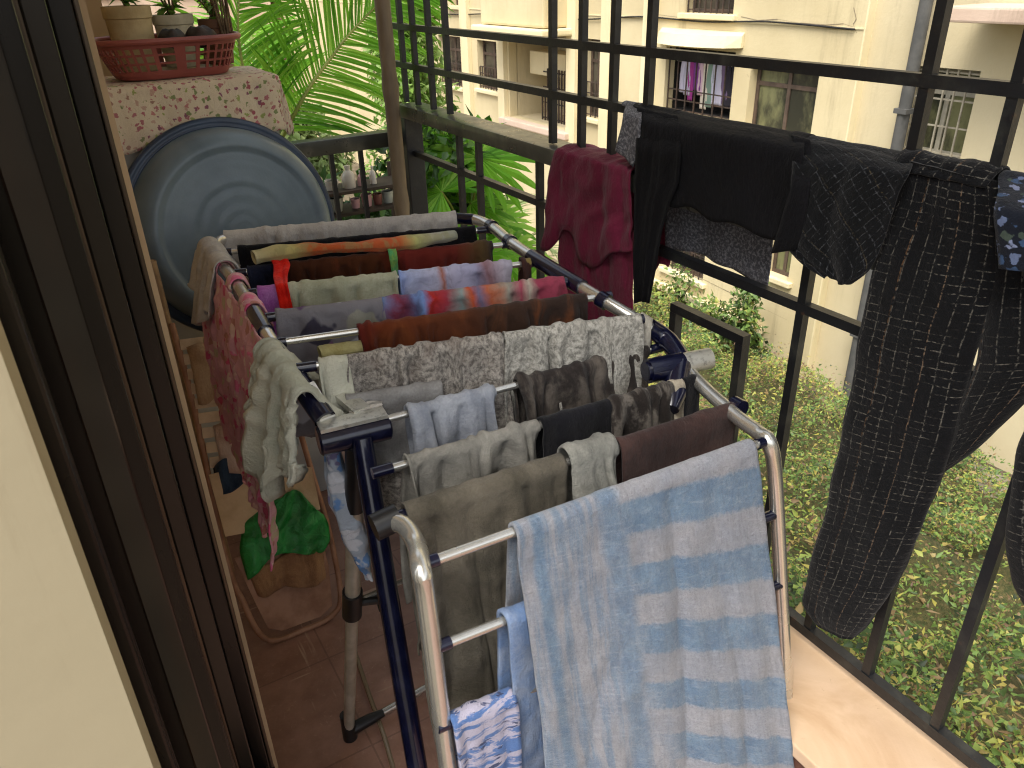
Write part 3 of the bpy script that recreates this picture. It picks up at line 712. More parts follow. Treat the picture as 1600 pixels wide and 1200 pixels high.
hr.tube(smooth_path([PZ(1062, 570, .945), PZ(1048, 640, .90)], 3), [.021]*3+[.014], 16)
hubr = hr.build('hub', m_navy, rk, smooth=True)
MB().tube([hr0.lerp(hr1, .5), hr1], .019, 20).build('hub_cover', m_scuff, hubr, smooth=True)
# legs
def legpt(px, py, y): return PY(px, py, y)
h_ = PZ(565, 684, .93); l2 = legpt(652, 1200, .80); d_ = (l2-h_); foot = h_+d_*((0-h_.z)/d_.z)
MB().tube([h_+Vector((0, 0, .0)), foot], .0165, 20).build('leg', m_navy, rk, smooth=True)
kn = h_.lerp(foot, .26)
MB().tube([PZ(606, 813, ZN)+Vector((-.02, .0, -.004)), PZ(606, 813, ZN)+Vector((.014, 0, .0))], .018, 18).build('pivot', m_blackplastic, rk, smooth=True)
fz = PZ(545, 1138, .03); ft = Vector((h_.x-.006, h_.y+.01, .915))
mid = ft.lerp(fz, .47)
bl = MB().tube([mid, fz], .0125, 18).tube([ft, mid], .0145, 18)
lg_ = bl.build('leg', m_leg, rk, smooth=True)
cl = MB().tube([ft.lerp(fz, .42), ft.lerp(fz, .50)], .019, 18)
kc = ft.lerp(fz, .46)
cl.tube([kc, kc+Vector((.05, -.01, -.008))], .008, 12)
kcc = kc+Vector((.052, -.01, -.012))
for k in range(3):
    a_ = 2*math.pi*k/3+.4; cl.tube([kcc, kcc+Vector((0, math.cos(a_)*.022, math.sin(a_)*.022))], [.009, .007], 10)
cl.build('clamp_knob', m_blackplastic, rk, smooth=True)
bl = MB().tube([ft+Vector((0, .0, .0)), ft.lerp(fz, .16)], .0175, 18); bl.build('leg_bracket', m_blackplastic, rk, smooth=True)
fr_ = Vector((.90, 1.30, .028))
MB().tube([fz+Vector((.02, 0, -.008)), fr_], .0085, 12).build('foot_bar', m_chrome, rk, smooth=True)
MB().tube([Vector((kc.x, kc.y, kc.z)), Vector((.88, kc.y+.02, kc.z))], .006, 10).build('cross_bar', m_chrome, rk, smooth=True)
sh = MB().tube([Vector((fz.x, fz.y, 0.0)), fz+Vector((0, 0, .045))], [.0165, .0155], 18).tube([fz+Vector((0, 0, -.008)), fz+Vector((.05, .002, -.006)), fz+Vector((.085, .003, -.006))], [.015, .0135, .009], 16)
sh.build('foot', m_blackplastic, rk, smooth=True)
hR = PZ(1050, 590, .93)
MB().tube([hR, Vector((.885, .62, 0))], .0160, 18).build('leg', m_navy, rk, smooth=True)
MB().tube([hR, fr_], .0125, 16).build('leg', m_leg, rk, smooth=True)
MB().tube([fr_+Vector((0, 0, -.028)), fr_+Vector((0, 0, .03))], .0165, 16).build('foot', m_blackplastic, rk, smooth=True)

# ================================================================== WASHING ON THE RACK
def on_rod(k, pxa, pxb):
    """points on rod k at two image columns"""
    a_, b_ = ROD[k]; out = []
    for px in (pxa, pxb):
        lo, hi = -.3, 1.3
        for _ in range(40):
            m_ = (lo+hi)/2; p = a_+(b_-a_)*m_; q = RM.T @ (np.array(p)-CAM); x = 800+1220*q[0]/q[2]
            if x < px: lo = m_
            else: hi = m_
        out.append(a_+(b_-a_)*lo)
    return out
def _terry():
    m = Mat('blue_white_terry', .95, spec=.1, sheen=.4)
    u, v = m.uv(); nz = m.noise(7, kind='UV', detail=4, dist=.6)-.5; nf = m.noise(120, kind='UV', detail=4, rough=.75)
    vv = v*-1.0+nz*.014+u*.06
    band = ((vv*(1/.083)).sin.__self__*6.283*(1/.083)).sin() if False else (vv*(6.283/.104)).sin()
    band = (band+(nf-.5)*.8).step(-.25, .25)
    mask = (u+nz*.06+(v*-1.0).step(.10, .45)*.07+(nf-.5)*.03).step(.19, .27)
    vs1 = (u+nz*.016).step(.018, .03)*((u+nz*.016)*-1.0).step(-.052, -.038)
    vs2 = (u+nz*.03).step(.13, .15)*((u+nz*.03)*-1.0).step(-.185, -.165)
    vs3 = m.noise(40, kind='UV', sc=(1, .07, 1), detail=6, rough=.7).step(.44, .60)*.75
    blue = (band*mask).mx(vs1*.95).mx(vs2*.85).mx(vs3*((mask*-1.0)+1.0))
    blue = blue*(m.noise(60, kind='UV', detail=5, rough=.7).step(.25, .55)*.35+.65)
    pale = m.mix(m.noise(12, kind='UV', detail=5).step(.35, .65), '999DA9', 'A8A7AD')
    blu = m.mix(m.noise(25, kind='UV', detail=5).step(.3, .7), '5C7C9C', '7490AA')
    c = m.mix(blue, pale, blu)
    wv = m.noise(150, kind='UV', sc=(1, .16, 1), detail=5, rough=.8); wh = m.noise(150, kind='UV', sc=(.2, 1, 1), detail=5, rough=.8)
    c = m.mix(wv.step(.46, .62)*.38, c, m.mix(.5, c, '606878', 'MULTIPLY')); c = m.mix(wh.step(.5, .66)*.30, c, m.mix(.5, c, 'E8ECF2', 'SCREEN'))
    gr_ = m.noise(240, kind='UV', detail=3, rough=.8); c = m.mix(gr_.step(.50, .64)*.30, c, m.mix(.5, c, '505866', 'MULTIPLY')); m.bump(wv, .004); m.bump(gr_, .004)
    c = m.mix(nf.step(.35, .7)*.28, c, m.mix(.5, c, '505058', 'MULTIPLY'))
    m.col(c); m.bump(m.noise(260, kind='UV', detail=4, rough=.85), .006); m.bump(m.noise(60, kind='UV', detail=4), .003); return m.m
m_terry = _terry()
CG = None
bathl, bathr = on_rod(10, 803, 1172)
zb = .05
bl0 = PY(846, 1200, .585); br0 = PY(1238, 1200, .535)
bot = [bathl+(bl0-bathl)*1.35, bathr+(br0-bathr)*1.35]
drape('bath_towel', 'large blue and pale grey striped terry bath towel nearest the camera on the rack', 'towel', bathl, bathr, .7, (.42, .5), m_terry, 11,
      rr=.0075, fold=.0045, freq=5.5, crump=.004, cf=9, bot=bot, thick=.005, hem=.004, res=.006, gather=.0012, blean=.05)
a_, b_ = on_rod(11, 786, 850)
m_blueedge = fab('washed_blue_cloth', mottle('5F789E', '8592A8', 14), .002)
drape('towel', 'blue-edged towel folded over the lower rung behind the striped bath towel', 'towel', a_, b_, .36, .30, m_blueedge, 12, fold=.004, freq=6, lean=.004, thick=.006)
a_, b_ = on_rod(10, 797, 860)
m_greyflat = fab('flat_grey_cloth', mottle('4E4E50', '5F5F60', 20))
a_, b_ = on_rod(12, 703, 800)
def _ptn():
    def f(m):
        u, v = m.uv(); n = m.noise(18, kind='UV', detail=6, rough=.7, dist=1.5, sc=(.5, 1.6, 1)); x = m.mix(n.step(.48, .54), 'A29EAE', '4E6A9A')
        n2 = m.noise(30, kind='UV', detail=5, dist=2, sc=(.6, 1.4, 1)); x = m.mix(n2.step(.58, .62), x, '39405E')
        return m.mix((v*-1.0).step(.03, .012), x, '6E93C6')
    return f
drape('small_towel', 'small blue and lilac patterned towel on the lowest rung left of the bath towel', 'towel', a_, b_, .22, .16, fab('blue_pattern_cloth', _ptn(), .002), 13, fold=.006, freq=9, lean=.012, thick=.005)
# rod 9
m_shadecloth = fab('charcoal_shade_cloth', mottle('121113', '1F1D1D', 12), .0006)
m_olive = fab('olive_grey_towelling', mottle('474237', '6F685B', 11, .3, .68), .0032)
m_greyt = fab('grey_green_towelling', mottle('70706A', '8F8E86', 22, .35, .65), .0026)
m_choc = fab('dark_chocolate_velour', mottle('2C1F1D', '43302C', 12), .0008)
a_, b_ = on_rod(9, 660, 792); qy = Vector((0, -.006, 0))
sheet('dark_trousers_and_shade', [(a_+qy-Vector((-.03, 0, .61)), b_+qy-Vector((.03, 0, .63))), (a_+qy-Vector((0, 0, .55)), b_+qy-Vector((0, 0, .55))), (a_+qy-Vector((0, 0, .30)), b_+qy-Vector((0, 0, .30))), (a_-Vector((0, 0, .03)), b_-Vector((0, 0, .03))), (a_+Vector((0, 0, .002)), b_+Vector((0, 0, .002)))],
      m_shadecloth, seed=20, fold=.008, freq=9, crump=.003, amps=[1, 1, .3, .05, 0], hem=.02, label='charcoal black trouser leg showing below the long olive grey towel', cat='trousers')  # dark sheet stands in for the shade on the towel's lower half
a_, b_ = on_rod(9, 632, 880)
drape('hand_towel', 'long olive grey towel hanging nearly to the floor beside the navy leg', 'towel', a_, b_, (.46, .42), .3, m_olive, 21, rr=.013, fold=.012, freq=11, crump=.005, lean=.045, hem=.012)
a_, b_ = on_rod(9, 884, 958)
drape('wash_cloth', 'small grey-green cloth bunched up on the rod between olive towel and chocolate towel', 'cloth', a_+Vector((0, 0, .004)), b_+Vector((0, 0, .004)), (.10, .14), .12, m_greyt, 22, rr=.017, fold=.013, freq=16, crump=.006, lean=.03)
a_, b_ = on_rod(9, 962, 1145)
drape('towel', 'plain dark chocolate towel next to the right-hand bend of the rack', 'towel', a_, b_, .28, .3, m_choc, 23, fold=.004, freq=5, crump=.002, lean=.015)
# rod 8
m_stone = fab('stone_grey_towelling', mottle('74726C', '9A978E', 16, .3, .7), .0028)
m_jet = fab('black_jersey', mottle('0B0B0E', '16161B', 12), .0006)
m_brgrey = fab('brown_grey_print', mottle('26211E', '635D56', 45, .44, .6, dist=.3, sc=(1, .4, 1)), .001)
a_, b_ = on_rod(8, 636, 843)
drape('towel', 'stone grey wrinkled towel just in front of the pale blue-grey one', 'towel', a_, b_, .34, .3, m_stone, 31, fold=.016, freq=15, crump=.006, lean=.03, gather=.003)
a_, b_ = on_rod(8, 845, 952)
drape('shirt', 'black jersey shirt between the stone grey towel and the brown-grey print', 'shirt', a_, b_, .34, .3, m_jet, 32, fold=.007, freq=8, lean=.02)
a_, b_ = on_rod(8, 954, 1046)
drape('blouse', 'brown-grey printed top on the rod directly behind the chocolate towel', 'shirt', a_, b_, .26, .3, m_brgrey, 33, fold=.014, freq=16, lean=.02, gather=.003)
a_, b_ = on_rod(8, 1066, 1086)
drape('cloth_strap', 'narrow black strap tied near the right end of the rod', 'strap', a_, b_, .12, .1, m_jet, 34, fold=.004, freq=20, lean=.01)
a_, b_ = on_rod(8, 1048, 1064)
drape('cloth_strap', 'narrow pale strap beside the black strap near the right end of the rod', 'strap', a_, b_, .15, .1, fab('beige_strap', mottle('8A8172', 'A89F8E', 20)), 35, fold=.003, freq=20, lean=.01)
# rod 7
m_bluegrey = fab('pale_blue_grey_towelling', mottle('8A909C', 'B0B4BC', 16, .3, .7), .0028)
a_, b_ = on_rod(7, 634, 775)
drape('towel', 'pale blue-grey wrinkled towel right beside the left navy hub', 'towel', a_, b_, .30, .28, m_bluegrey, 41, fold=.016, freq=15, crump=.006, lean=.03, gather=.003)
a_, b_ = on_rod(7, 803, 1014)
drape('printed_shirt', 'dark brown-grey crumpled shirt ending at the right navy hub', 'shirt', a_, b_, .32, .3, fab('brown_grey_shirt', mottle('2B2624', '5C554E', 34, .42, .64, dist=.3, sc=(1, .4, 1)), .001), 42, fold=.017, freq=13, crump=.006, lean=.03, gather=.003)
# rod 6
def _lace(c0, c1, c2):
    def f(m):
        x = m.mix(m.noise(150, kind='UV', detail=8, rough=.8, dist=.2, sc=(1, .6, 1)).step(.38, .62), c0, c1)
        return m.mix(m.noise(20, kind='UV', detail=6, dist=.3).step(.5, .68)*.45, x, c2)
    return f
m_lace1 = fab('grey_floral_print', _lace('57524E', 'A39D94', '6B5E56'), .001); m_lace2 = fab('pale_lace_print', _lace('6A6862', 'B0ADA4', '8B8880'), .001)
a_, b_ = on_rod(6, 545, 783)
drape('blouse', 'grey-brown floral printed top behind the pale blue-grey towel', 'shirt', a_, b_, .30, .3, m_lace1, 51, fold=.013, freq=16, crump=.005, lean=.025, gather=.003, hem=.012)
a_, b_ = on_rod(6, 790, 997)
drape('blouse', 'pale grey lace-patterned top reaching the right rail behind the dark crumpled shirt', 'shirt', a_, b_, .30, .3, m_lace2, 52, fold=.013, freq=14, crump=.005, lean=.025, gather=.003)
# rod 5
def _rust(m):
    u, v = m.uv(); t_ = u*(1/.40)+(m.noise(8, kind='UV')-.5)*.12
    x = m.ramp(t_, [(0, '571A12'), (.12, '5C2A12'), (.45, '4F2A18'), (.6, '36241A'), (1, '2A201C')])
    return m.mix(m.noise(30, kind='UV', detail=6, dist=.5, sc=(1, .3, 1)).step(.5, .75)*.5, x, '7A4522')
a_, b_ = on_rod(5, 556, 917)
drape('long_towel', 'long rust brown towel turning dark brown towards the right rail', 'towel', a_, b_, .30, .3, fab('rust_to_brown_towelling', _rust, .0012), 61, fold=.012, freq=15, crump=.004, lean=.02)
a_, b_ = on_rod(5, 452, 500)
# rod 4
a_, b_ = on_rod(4, 600, 878)
mc = bands([(0, '6A7FA8'), (.08, '7A3346'), (.14, '5C4A66'), (.2, '6B86B8'), (.27, 'A82A22'), (.36, '8C3340'), (.45, '7E8E8C'), (.52, 'B4502E'), (.6, '726A86'), (.66, 'A85A3C'), (.75, '8E8C80'), (.84, '9A4456'), (.93, 'A39C8E'), (1, '8A3A4C')], .30, .03)
drape('striped_scarf', 'red, blue and orange patchwork scarf on the rod behind the rust brown towel', 'scarf', a_, b_, .26, .26, fab('patchwork_scarf', mc, .001), 71, fold=.012, freq=15, crump=.004, lean=.02, gather=.002)
a_, b_ = on_rod(4, 432, 598)
drape('printed_shirt', 'greyish translucent shirt with violet patches left of the patchwork scarf', 'shirt', a_, b_, .22, .26, fab('misty_print', blotch('77757A', ['AEB2BC', '5C4566', '8FA2AC', '3D3A48', '8C8C80', '6E5070'], 16, .5), .001), 72, fold=.008, freq=12, lean=.02)
# rod 3
a_, b_ = on_rod(3, 446, 622)
drape('muslin_cloth', 'pale greenish cream gathered muslin on the rod behind the misty shirt', 'cloth', a_, b_, .26, .26, fab('cream_green_muslin', mottle('A4A78E', 'BFC0A8', 12), .0015), 81, fold=.012, freq=15, crump=.004, lean=.02, gather=.002)
a_, b_ = on_rod(3, 624, 800)
drape('thin_shawl', 'lavender blue shawl with a rusty stain beside the cream muslin', 'shawl', a_, b_, .26, .26, fab('lavender_shawl', bands([(0, '7C92C6'), (.12, 'A6AFCF'), (.3, 'AFB0C8'), (.36, 'A56A58'), (.42, 'AFAEC6'), (.7, '9C9CB8'), (.8, '8E6C74'), (1, 'A9A4B2')], .21, .02), .0012), 82, fold=.012, freq=15, crump=.004, lean=.02, gather=.002)
a_, b_ = on_rod(3, 404, 443)
drape('handkerchief', 'small violet pink handkerchief left of the cream muslin', 'cloth', a_, b_, .2, .14, fab('violet_cloth', mottle('9A4F9E', 'B076B4', 20)), 83, fold=.005, freq=20, lean=.015)
# rod 2
def _brn(m):
    u, v = m.uv(); t_ = u*(1/.50)+(m.noise(10, kind='UV')-.5)*.1
    x = m.ramp(t_, [(0, '3D2012'), (.38, '46240F'), (.5, '63211A'), (.72, '5A2018'), (.8, '4A3A22'), (.88, '1C1B24'), (1, '121217')])
    return m.mix(m.noise(26, kind='UV', detail=6, sc=(1, .3, 1)).step(.55, .75)*.5, x, '7A3A22')
a_, b_ = on_rod(2, 440, 770)
drape('long_towel', 'long brown towel turning brick red then black on the second rod from far tube', 'towel', a_, b_, .24, .26, fab('brown_red_towelling', _brn, .001), 91, fold=.012, freq=15, crump=.004, lean=.018)
a_, b_ = on_rod(2, 386, 438)
drape('dark_shorts', 'navy black shorts left of the brown towel behind the red strap', 'shorts', a_, b_, .24, .2, fab('navy_black_cloth', mottle('0E1020', '1D2236', 14)), 92, fold=.007, freq=12, lean=.02)
a_, b_ = on_rod(2, 424, 452); dn = Vector((0, -.020, .003))
r3 = on_rod(3, 428, 450); r2_ = on_rod(2, 424, 452); up_ = Vector((0, 0, 1))
sheet('red_strap', [(r3[0]+Vector((0, -.020, -.075)), r3[1]+Vector((0, -.020, -.075))), (r3[0]+Vector((0, -.020, -.02)), r3[1]+Vector((0, -.020, -.02))), (r3[0]+Vector((0, -.012, .014)), r3[1]+Vector((0, -.012, .014))), (r3[0].lerp(r2_[0], .5)+up_*.004, r3[1].lerp(r2_[1], .5)+up_*.004),
      (r2_[0]+Vector((0, -.018, .012)), r2_[1]+Vector((0, -.018, .012))), (r2_[0]+up_*.022, r2_[1]+up_*.022), (r2_[0]+Vector((0, .02, .02)), r2_[1]+Vector((0, .02, .02)))], fab('scarlet_cloth', mottle('C2150E', 'E02A18', 20), .0005), seed=93, fold=.004, freq=30, crump=.004, cf=24, res=.0035,
      label='bright red cloth strap hanging over the brown towel down to the muslin', cat='strap')
a_, b_ = on_rod(2, 602, 616)
drape('green_ribbon', 'narrow lime green ribbon tied over the brown towel', 'ribbon', a_+dn*.8, b_+dn*.8, .095, .03, fab('lime_ribbon', mottle('7FA04A', '4E9A62', 30), .0005), 94, rr=.014, fold=.004, freq=40, lean=.003, hem=0, res=.003)
# rolled cloth resting between rods 1 and 2
q = []; ra = on_rod(2, 402, 716)
for k in range(9):
    t_ = k/8; p = ra[0].lerp(ra[1], t_)+Vector((0, .012, .026+.004*math.sin(t_*7)))
    q.append((p, Vector((0, .017+.004*math.sin(t_*9+1), 0)), Vector((0, 0, .013+.003*math.sin(t_*11)))))
sheet('rolled_cloth', q, fab('orange_cream_roll', lambda m: m.mix(m.noise(40, kind='UV', detail=5).step(.5, .6)*.5, m.ramp(m.uv()[1]*(-1/.52), [(0, 'B8B088'), (.15, 'B5A96A'), (.22, 'B4582E'), (.55, 'B85A34'), (.62, 'B0B070'), (.7, '9C988A'), (.85, '7E8A7A'), (1, '8E7A74')]), '8C8A5E'), .001), seed=95, fold=.003, freq=20, crump=.003, cf=14, closed=True, res=.006,
      label='rolled orange and cream patterned cloth lying along the rod behind the brown towel', cat='cloth')
# rod 1 and far tube
a_, b_ = on_rod(1, 373, 742)
drape('black_trousers', 'long black trousers on the rod nearest the far tube', 'trousers', a_, b_, .22, .26, m_jet, 101, fold=.006, freq=8, crump=.003, lean=.02)
m_offw = fab('offwhite_sheet', mottle('A5A19C', 'BFBBB4', 10), .0008)
drape('thin_towel', 'thin off-white towel draped along the far tube in front of the blue tub', 'towel', PZ(352, 372, ZF+.006), PZ(712, 341, ZF+.006), .20, .12, m_offw, 102, rr=.013, fold=.006, freq=12, crump=.003, lean=.012, gather=.002)
# left rail
def rail_drape(name, label, cat, pa_, pb_, out, inn, mat, seed, z=ZF, **k):
    a_ = PZ(*pa_, z+.004); b_ = PZ(*pb_, k.pop('z2', z)+.004)
    d = (b_-a_).normalized(); fd = Vector((d.y, -d.x, 0)); fd = fd if fd.x < 0 else -fd
    return drape(name, label, cat, a_, b_, out, inn, mat, seed, rr=k.pop('rr', .0135), fdir=tuple(fd), **k)
rail_drape('light_vest', 'off-white vest draped over the far left corner of the rack above the pink scarf', 'vest', (326, 386), (352, 422), (.12, .10), .05, m_offw, 111, rr=.018, fold=.012, freq=16, crump=.005, lean=.03, flare=.012, hem=.02)
m_pink = fab('pink_floral_chiffon', blotch('D09AA2', ['CC5A7E', 'D9A6AE', 'BCAC8C', 'C44E70', 'D8B8AC', 'D67292', 'B67E72', 'DEC8BC'], 40, .55), .001)
pk_ = thing('pink_scarf', 'pink floral scarf hanging long from the left rail', 'scarf', tuple(PZ(370, 450, 1.0)))
A_, B_ = PZ(326, 388, ZF), PZ(432, 540, ZF); ou = Vector(((B_-A_).y, -(B_-A_).x, 0)).normalized(); ou = ou if ou.x < 0 else -ou
sheet('hanging_part', [(A_+ou*.05-Vector((0, 0, .42)), B_+ou*.07-Vector((0, .0, .42))), (A_+ou*.045-Vector((0, 0, .2)), B_+ou*.045-Vector((0, 0, .2))), (A_+ou*.03-Vector((0, 0, .05)), B_+ou*.03-Vector((0, 0, .05))), (A_+ou*.016-Vector((0, 0, .0)), B_+ou*.016)], m_pink, pk_, 112, fold=.011, freq=13, crump=.009, cf=16, amps=[1.2, 1, .6, .2], hem=.015, res=.005, top_hem=False)
for sd0, q0, q1 in ((1, (340, 404), (352, 420)), (2, (388, 470), (398, 486)), (3, (368, 440), (373, 447))):
    w_ = rail_drape('wrap', None, None, q0, q1, .05, .03, m_pink, 300+sd0, fold=.006, freq=26, crump=.005, lean=.01, hem=.008, parent=pk_)
m_pale = fab('pale_green_cotton', mottle('B3B6A4', 'CCCBBA', 9), .0025)
rail_drape('crumpled_towel', 'crumpled pale greenish towel over the left rail next to the left hub', 'towel', (418, 545), (478, 628), (.125, .165), .05, m_pale, 113, z=1.018, z2=.985, fold=.013, freq=19, crump=.008, cf=20, lean=.035, flare=.012, hem=.03, gather=.004, thick=.005)
# bunches inside the left rail
def clump(name, label, cat, pts, mat, seed, r=(.03, .02), fold=.008, crump=.008):
    q = [(p, Vector((r[0]*w_, 0, 0)) if abs((pts[-1][0]-pts[0][0]).x) < .06 else Vector((0, r[0]*w_, 0)), Vector((0, r[1]*w_, 0)) if abs((pts[-1][0]-pts[0][0]).x) < .06 else Vector((0, 0, r[1]*w_))) for p, w_ in pts]
    return sheet(name, q, mat, seed=seed, fold=fold, freq=18, crump=crump, cf=18, closed=True, res=.004, label=label, cat=cat)
a_, b_ = on_rod(6, 500, 541)
drape('small_cloth', 'small greenish white cloth folded over the left end of the rod behind the hub', 'cloth', a_, b_, .075, .06, m_pale, 121, fold=.008, freq=22, crump=.006, lean=.02)
clump('yellow_cloth', 'short pale yellow rolled cloth under the left end of the rust towel', 'cloth',
      [(PZ(500, 556, .985), .8), (PZ(530, 552, .985), 1), (PZ(566, 546, .985), .9)], fab('pale_yellow_cloth', mottle('A69C66', 'BDB583', 18)), 122, (.016, .018))
clump('folded_cloth', 'small off-white folded cloth resting behind the left hub', 'cloth',
      [(PZ(552, 640, .955), .6), (PZ(572, 634, .958), 1), (PZ(590, 632, .955), .6)], m_offw, 123, (.016, .013))
a_ = PZ(540, 628, .955); b_ = PZ(690, 604, .955)
drape('grey_napkin', 'flat grey napkin hanging between the hub and the floral top', 'cloth', a_, b_, .14, .12, fab('mid_grey_cloth', mottle('7C7A78', '8F8E8C', 14)), 124, fold=.004, freq=8, lean=.01)
m_bw = fab('blue_white_thin_cloth', blotch('9FA9B6', ['5F83B4', 'C3C6CE', '8FB0CC', '6F6A8A', 'B9B2BC'], 30, .55), .001)
p = PZ(520, 700, .90)
q = [(p+Vector((.0, .01, 0)), Vector((.014, 0, 0)), Vector((0, .012, 0))), (p+Vector((.004, .01, -.10)), Vector((.022, .004, 0)), Vector((0, .012, 0))),
     (p+Vector((.018, .01, -.2)), Vector((.022, 0, 0)), Vector((0, .011, 0))), (p+Vector((.032, .01, -.29)), Vector((.006, 0, 0)), Vector((0, .005, 0)))]
sheet('thin_cloth', q, m_bw, seed=125, fold=.010, freq=26, crump=.007, cf=18, closed=True, res=.004, label='thin blue and white cloth dangling under the left hub beside the leg', cat='cloth')
a_ = PZ(520, 690, .90)
# right rail
def rr_drape(name, label, cat, i0, i1, inn, out, mat, seed, **k):
    n = len(sp)-1; a_ = sp[int(i0*n)]; b_ = sp[int(i1*n)]; d = (b_-a_).normalized(); fd = Vector((d.y, -d.x, 0)); fd = fd if fd.x < 0 else -fd
    return drape(name, label, cat, a_, b_, inn, out, mat, seed, rr=.0155, fdir=tuple(fd), **k)
rr_drape('grey_rag', 'small beige grey rag wrapped round the right rail above the navy hub', 'cloth', .865, .915, .04, .05, fab('beige_rag', mottle('8F8A80', 'A8A398', 14)), 131, fold=.003, freq=22, crump=.004, lean=.004)
a_, b_ = on_rod(3, 812, 830)
drape('small_garment', 'narrow dark red patterned garment at the right end of the lavender shawl rod', 'clothing', a_, b_, .12, .14, fab('dark_red_print', blotch('3A2420', ['6A2A22', '7A6A3A', '2A2422', '8A3A2A'], 30, .5)), 132, fold=.006, freq=20, lean=.02)

# ================================================================== WASHING ON THE GRILLE
def gp(px, py, off=0.0): return PX(px, py, G-off)
m_maroon = fab('maroon_jersey', mottle('571429', '6E1F3B', 6, .3, .7), .0006, rough=.7)
# maroon shirt over the handrail
o = .052
t0, t1 = gp(866, 226, 0), gp(990, 262, 0)
secs = []
rows = [(848, 362, 862, 0), ]
fr = [((868, 232), (988, 268)), ((860, 255), (990, 290)), ((855, 300), (991, 330)), ((850, 345), (990, 368)), ((848, 376), (989, 398))][::-1]
for l_, r_ in fr: secs.append((gp(*l_, o), gp(*r_, o)))
hy0, hy1 = gp(870, 226, .045).y, gp(990, 262, .045).y
secs += [((G-.045, hy0, 1.190), (G-.045, hy1, 1.190)), ((G-.02, hy0, 1.196), (G-.02, hy1, 1.196)), ((G+.03, hy0, 1.194), (G+.03, hy1, 1.194)), ((G+.058, hy0, 1.18), (G+.058, hy1, 1.18)), ((G+.065, hy0-.01, 1.05), (G+.065, hy1, 1.05)), ((G+.065, hy0-.02, .95), (G+.065, hy1, .95))]
ms = thing('maroon_shirt', 'maroon shirt hanging over the handrail beside the black shirt', 'shirt', (G, 1.4, 1.19))
sheet('body', secs, m_maroon, ms, seed=201, fold=.011, freq=6.5, crump=.010, cf=11, amps=[1.2, 1.1, .95, .8, .5, .4, .3, .3, .4, .6, .8], hem=.030, res=.006, gather=.006)
sheet('back_panel', [(gp(884, 520, .042), gp(986, 560, .042)), (gp(884, 450, .042), gp(986, 490, .042)), (gp(876, 400, .040), gp(986, 430, .040)), (gp(876, 330, .040), gp(986, 360, .040))], m_maroon, ms, seed=202, fold=.010, freq=9, crump=.006, cf=7, hem=.03, res=.006, top_hem=False)
# black long-sleeved top over the second bar
m_blackT = fab('black_cotton_jersey', mottle('060608', '0C0C10', 5), .0005, sheen=.02, rough=.8)
m_mesh = fab('charcoal_speckled_cloth', mottle('4C4C51', '808084', 170, .45, .62), .0012)
zb2 = HZ['L2']+.0085
bt = thing('black_shirt', 'long-sleeved black top spread over the grille bar between maroon shirt and plaid shirt', 'shirt', (G, 1.1, 1.3))
def over(l_, r_, off=.02, z=None):
    """section row crossing the bar top from inside to outside"""
    yl = gp(*l_, 0).y; yr = gp(*r_, 0).y; z = z or zb2+.004
    return [((G-.014, yl, z-.004), (G-.014, yr, z-.004)), ((G-.006, yl, z+.002), (G-.006, yr, z+.002)), ((G+.006, yl, z+.002), (G+.006, yr, z+.002)), ((G+.014, yl, z-.004), (G+.014, yr, z-.004))]
def hang(name, rows, back, mat, parent=None, seed=0, off=.02, ampf=None, **k):
    """rows: photo points (left, right) from the hem up to the bar"""
    nr = len(rows)
    secs = [(gp(*l_, off if i == nr-1 else off+.036), gp(*r_, off if i == nr-1 else off+.036)) for i, (l_, r_) in enumerate(rows)]; l_, r_ = rows[-1]; ov = over(l_, r_); secs += ov
    yl, yr = ov[-1][0][1], ov[-1][1][1]
    for f in (.3, .65, 1): secs.append(((G+.018, yl-.0*f, zb2-back*f), (G+.018, yr, zb2-back*f)))
    n = len(rows); am = [1-.75*i/n for i in range(n)]+[.08]*4+[.3, .7, .9]
    return sheet(name, secs, mat, parent, seed, amps=am, **k)
hang('body', [((1050, 318), (1214, 378)), ((1047, 295), (1215, 350)), ((1020, 265), (1238, 310)), ((1000, 230), (1250, 270)), ((1003, 190), (1255, 235)), ((1003, 170), (1258, 214))], .16, m_blackT, bt, 211, fold=.0045, freq=1.8, crump=.006, cf=5, hem=.002, res=.008)
hang('sleeve', [((992, 478), (1016, 470)), ((990, 430), (1026, 415)), ((990, 380), (1034, 360)), ((990, 330), (1046, 318)), ((992, 280), (1060, 285)), ((994, 230), (1064, 240)), ((996, 168), (1060, 182))], .12, m_blackT, bt, 212, off=.028, fold=.009, freq=14, crump=.004, cf=6, hem=.004, res=.006)
hang('sleeve', [((1205, 400), (1240, 395)), ((1212, 372), (1252, 365)), ((1225, 330), (1262, 322)), ((1238, 290), (1266, 285)), ((1240, 212), (1268, 218))], .1, m_blackT, bt, 213, off=.03, fold=.007, freq=14, crump=.004, cf=6, hem=.004, res=.006)
hang('cuff', [((962, 236), (990, 262)), ((970, 200), (1000, 230)), ((974, 178), (1002, 185)), ((978, 164), (1004, 170))], .12, m_mesh, bt, 214, off=.02, fold=.004, freq=12, crump=.004, hem=.004, res=.005)
# charcoal cloth seen under the black top, outside the bars
secs = [((lambda a_: a_)(PX(1042, 384, G+.03)), PX(1200, 446, G+.03)), (PX(1040, 350, G+.03), PX(1206, 410, G+.03)), (PX(1040, 318, G+.028), PX(1208, 370, G+.028)), (PX(1042, 250, G+.024), PX(1212, 300, G+.024)), (PX(1044, 192, G+.02), PX(1216, 226, G+.02))]
sheet('scarf', secs, m_mesh, seed=215, fold=.005, freq=6, crump=.004, cf=5, hem=.004, res=.008, amps=[1, .8, .6, .4, .1], label='charcoal speckled cloth showing below the hem of the black top', cat='cloth')
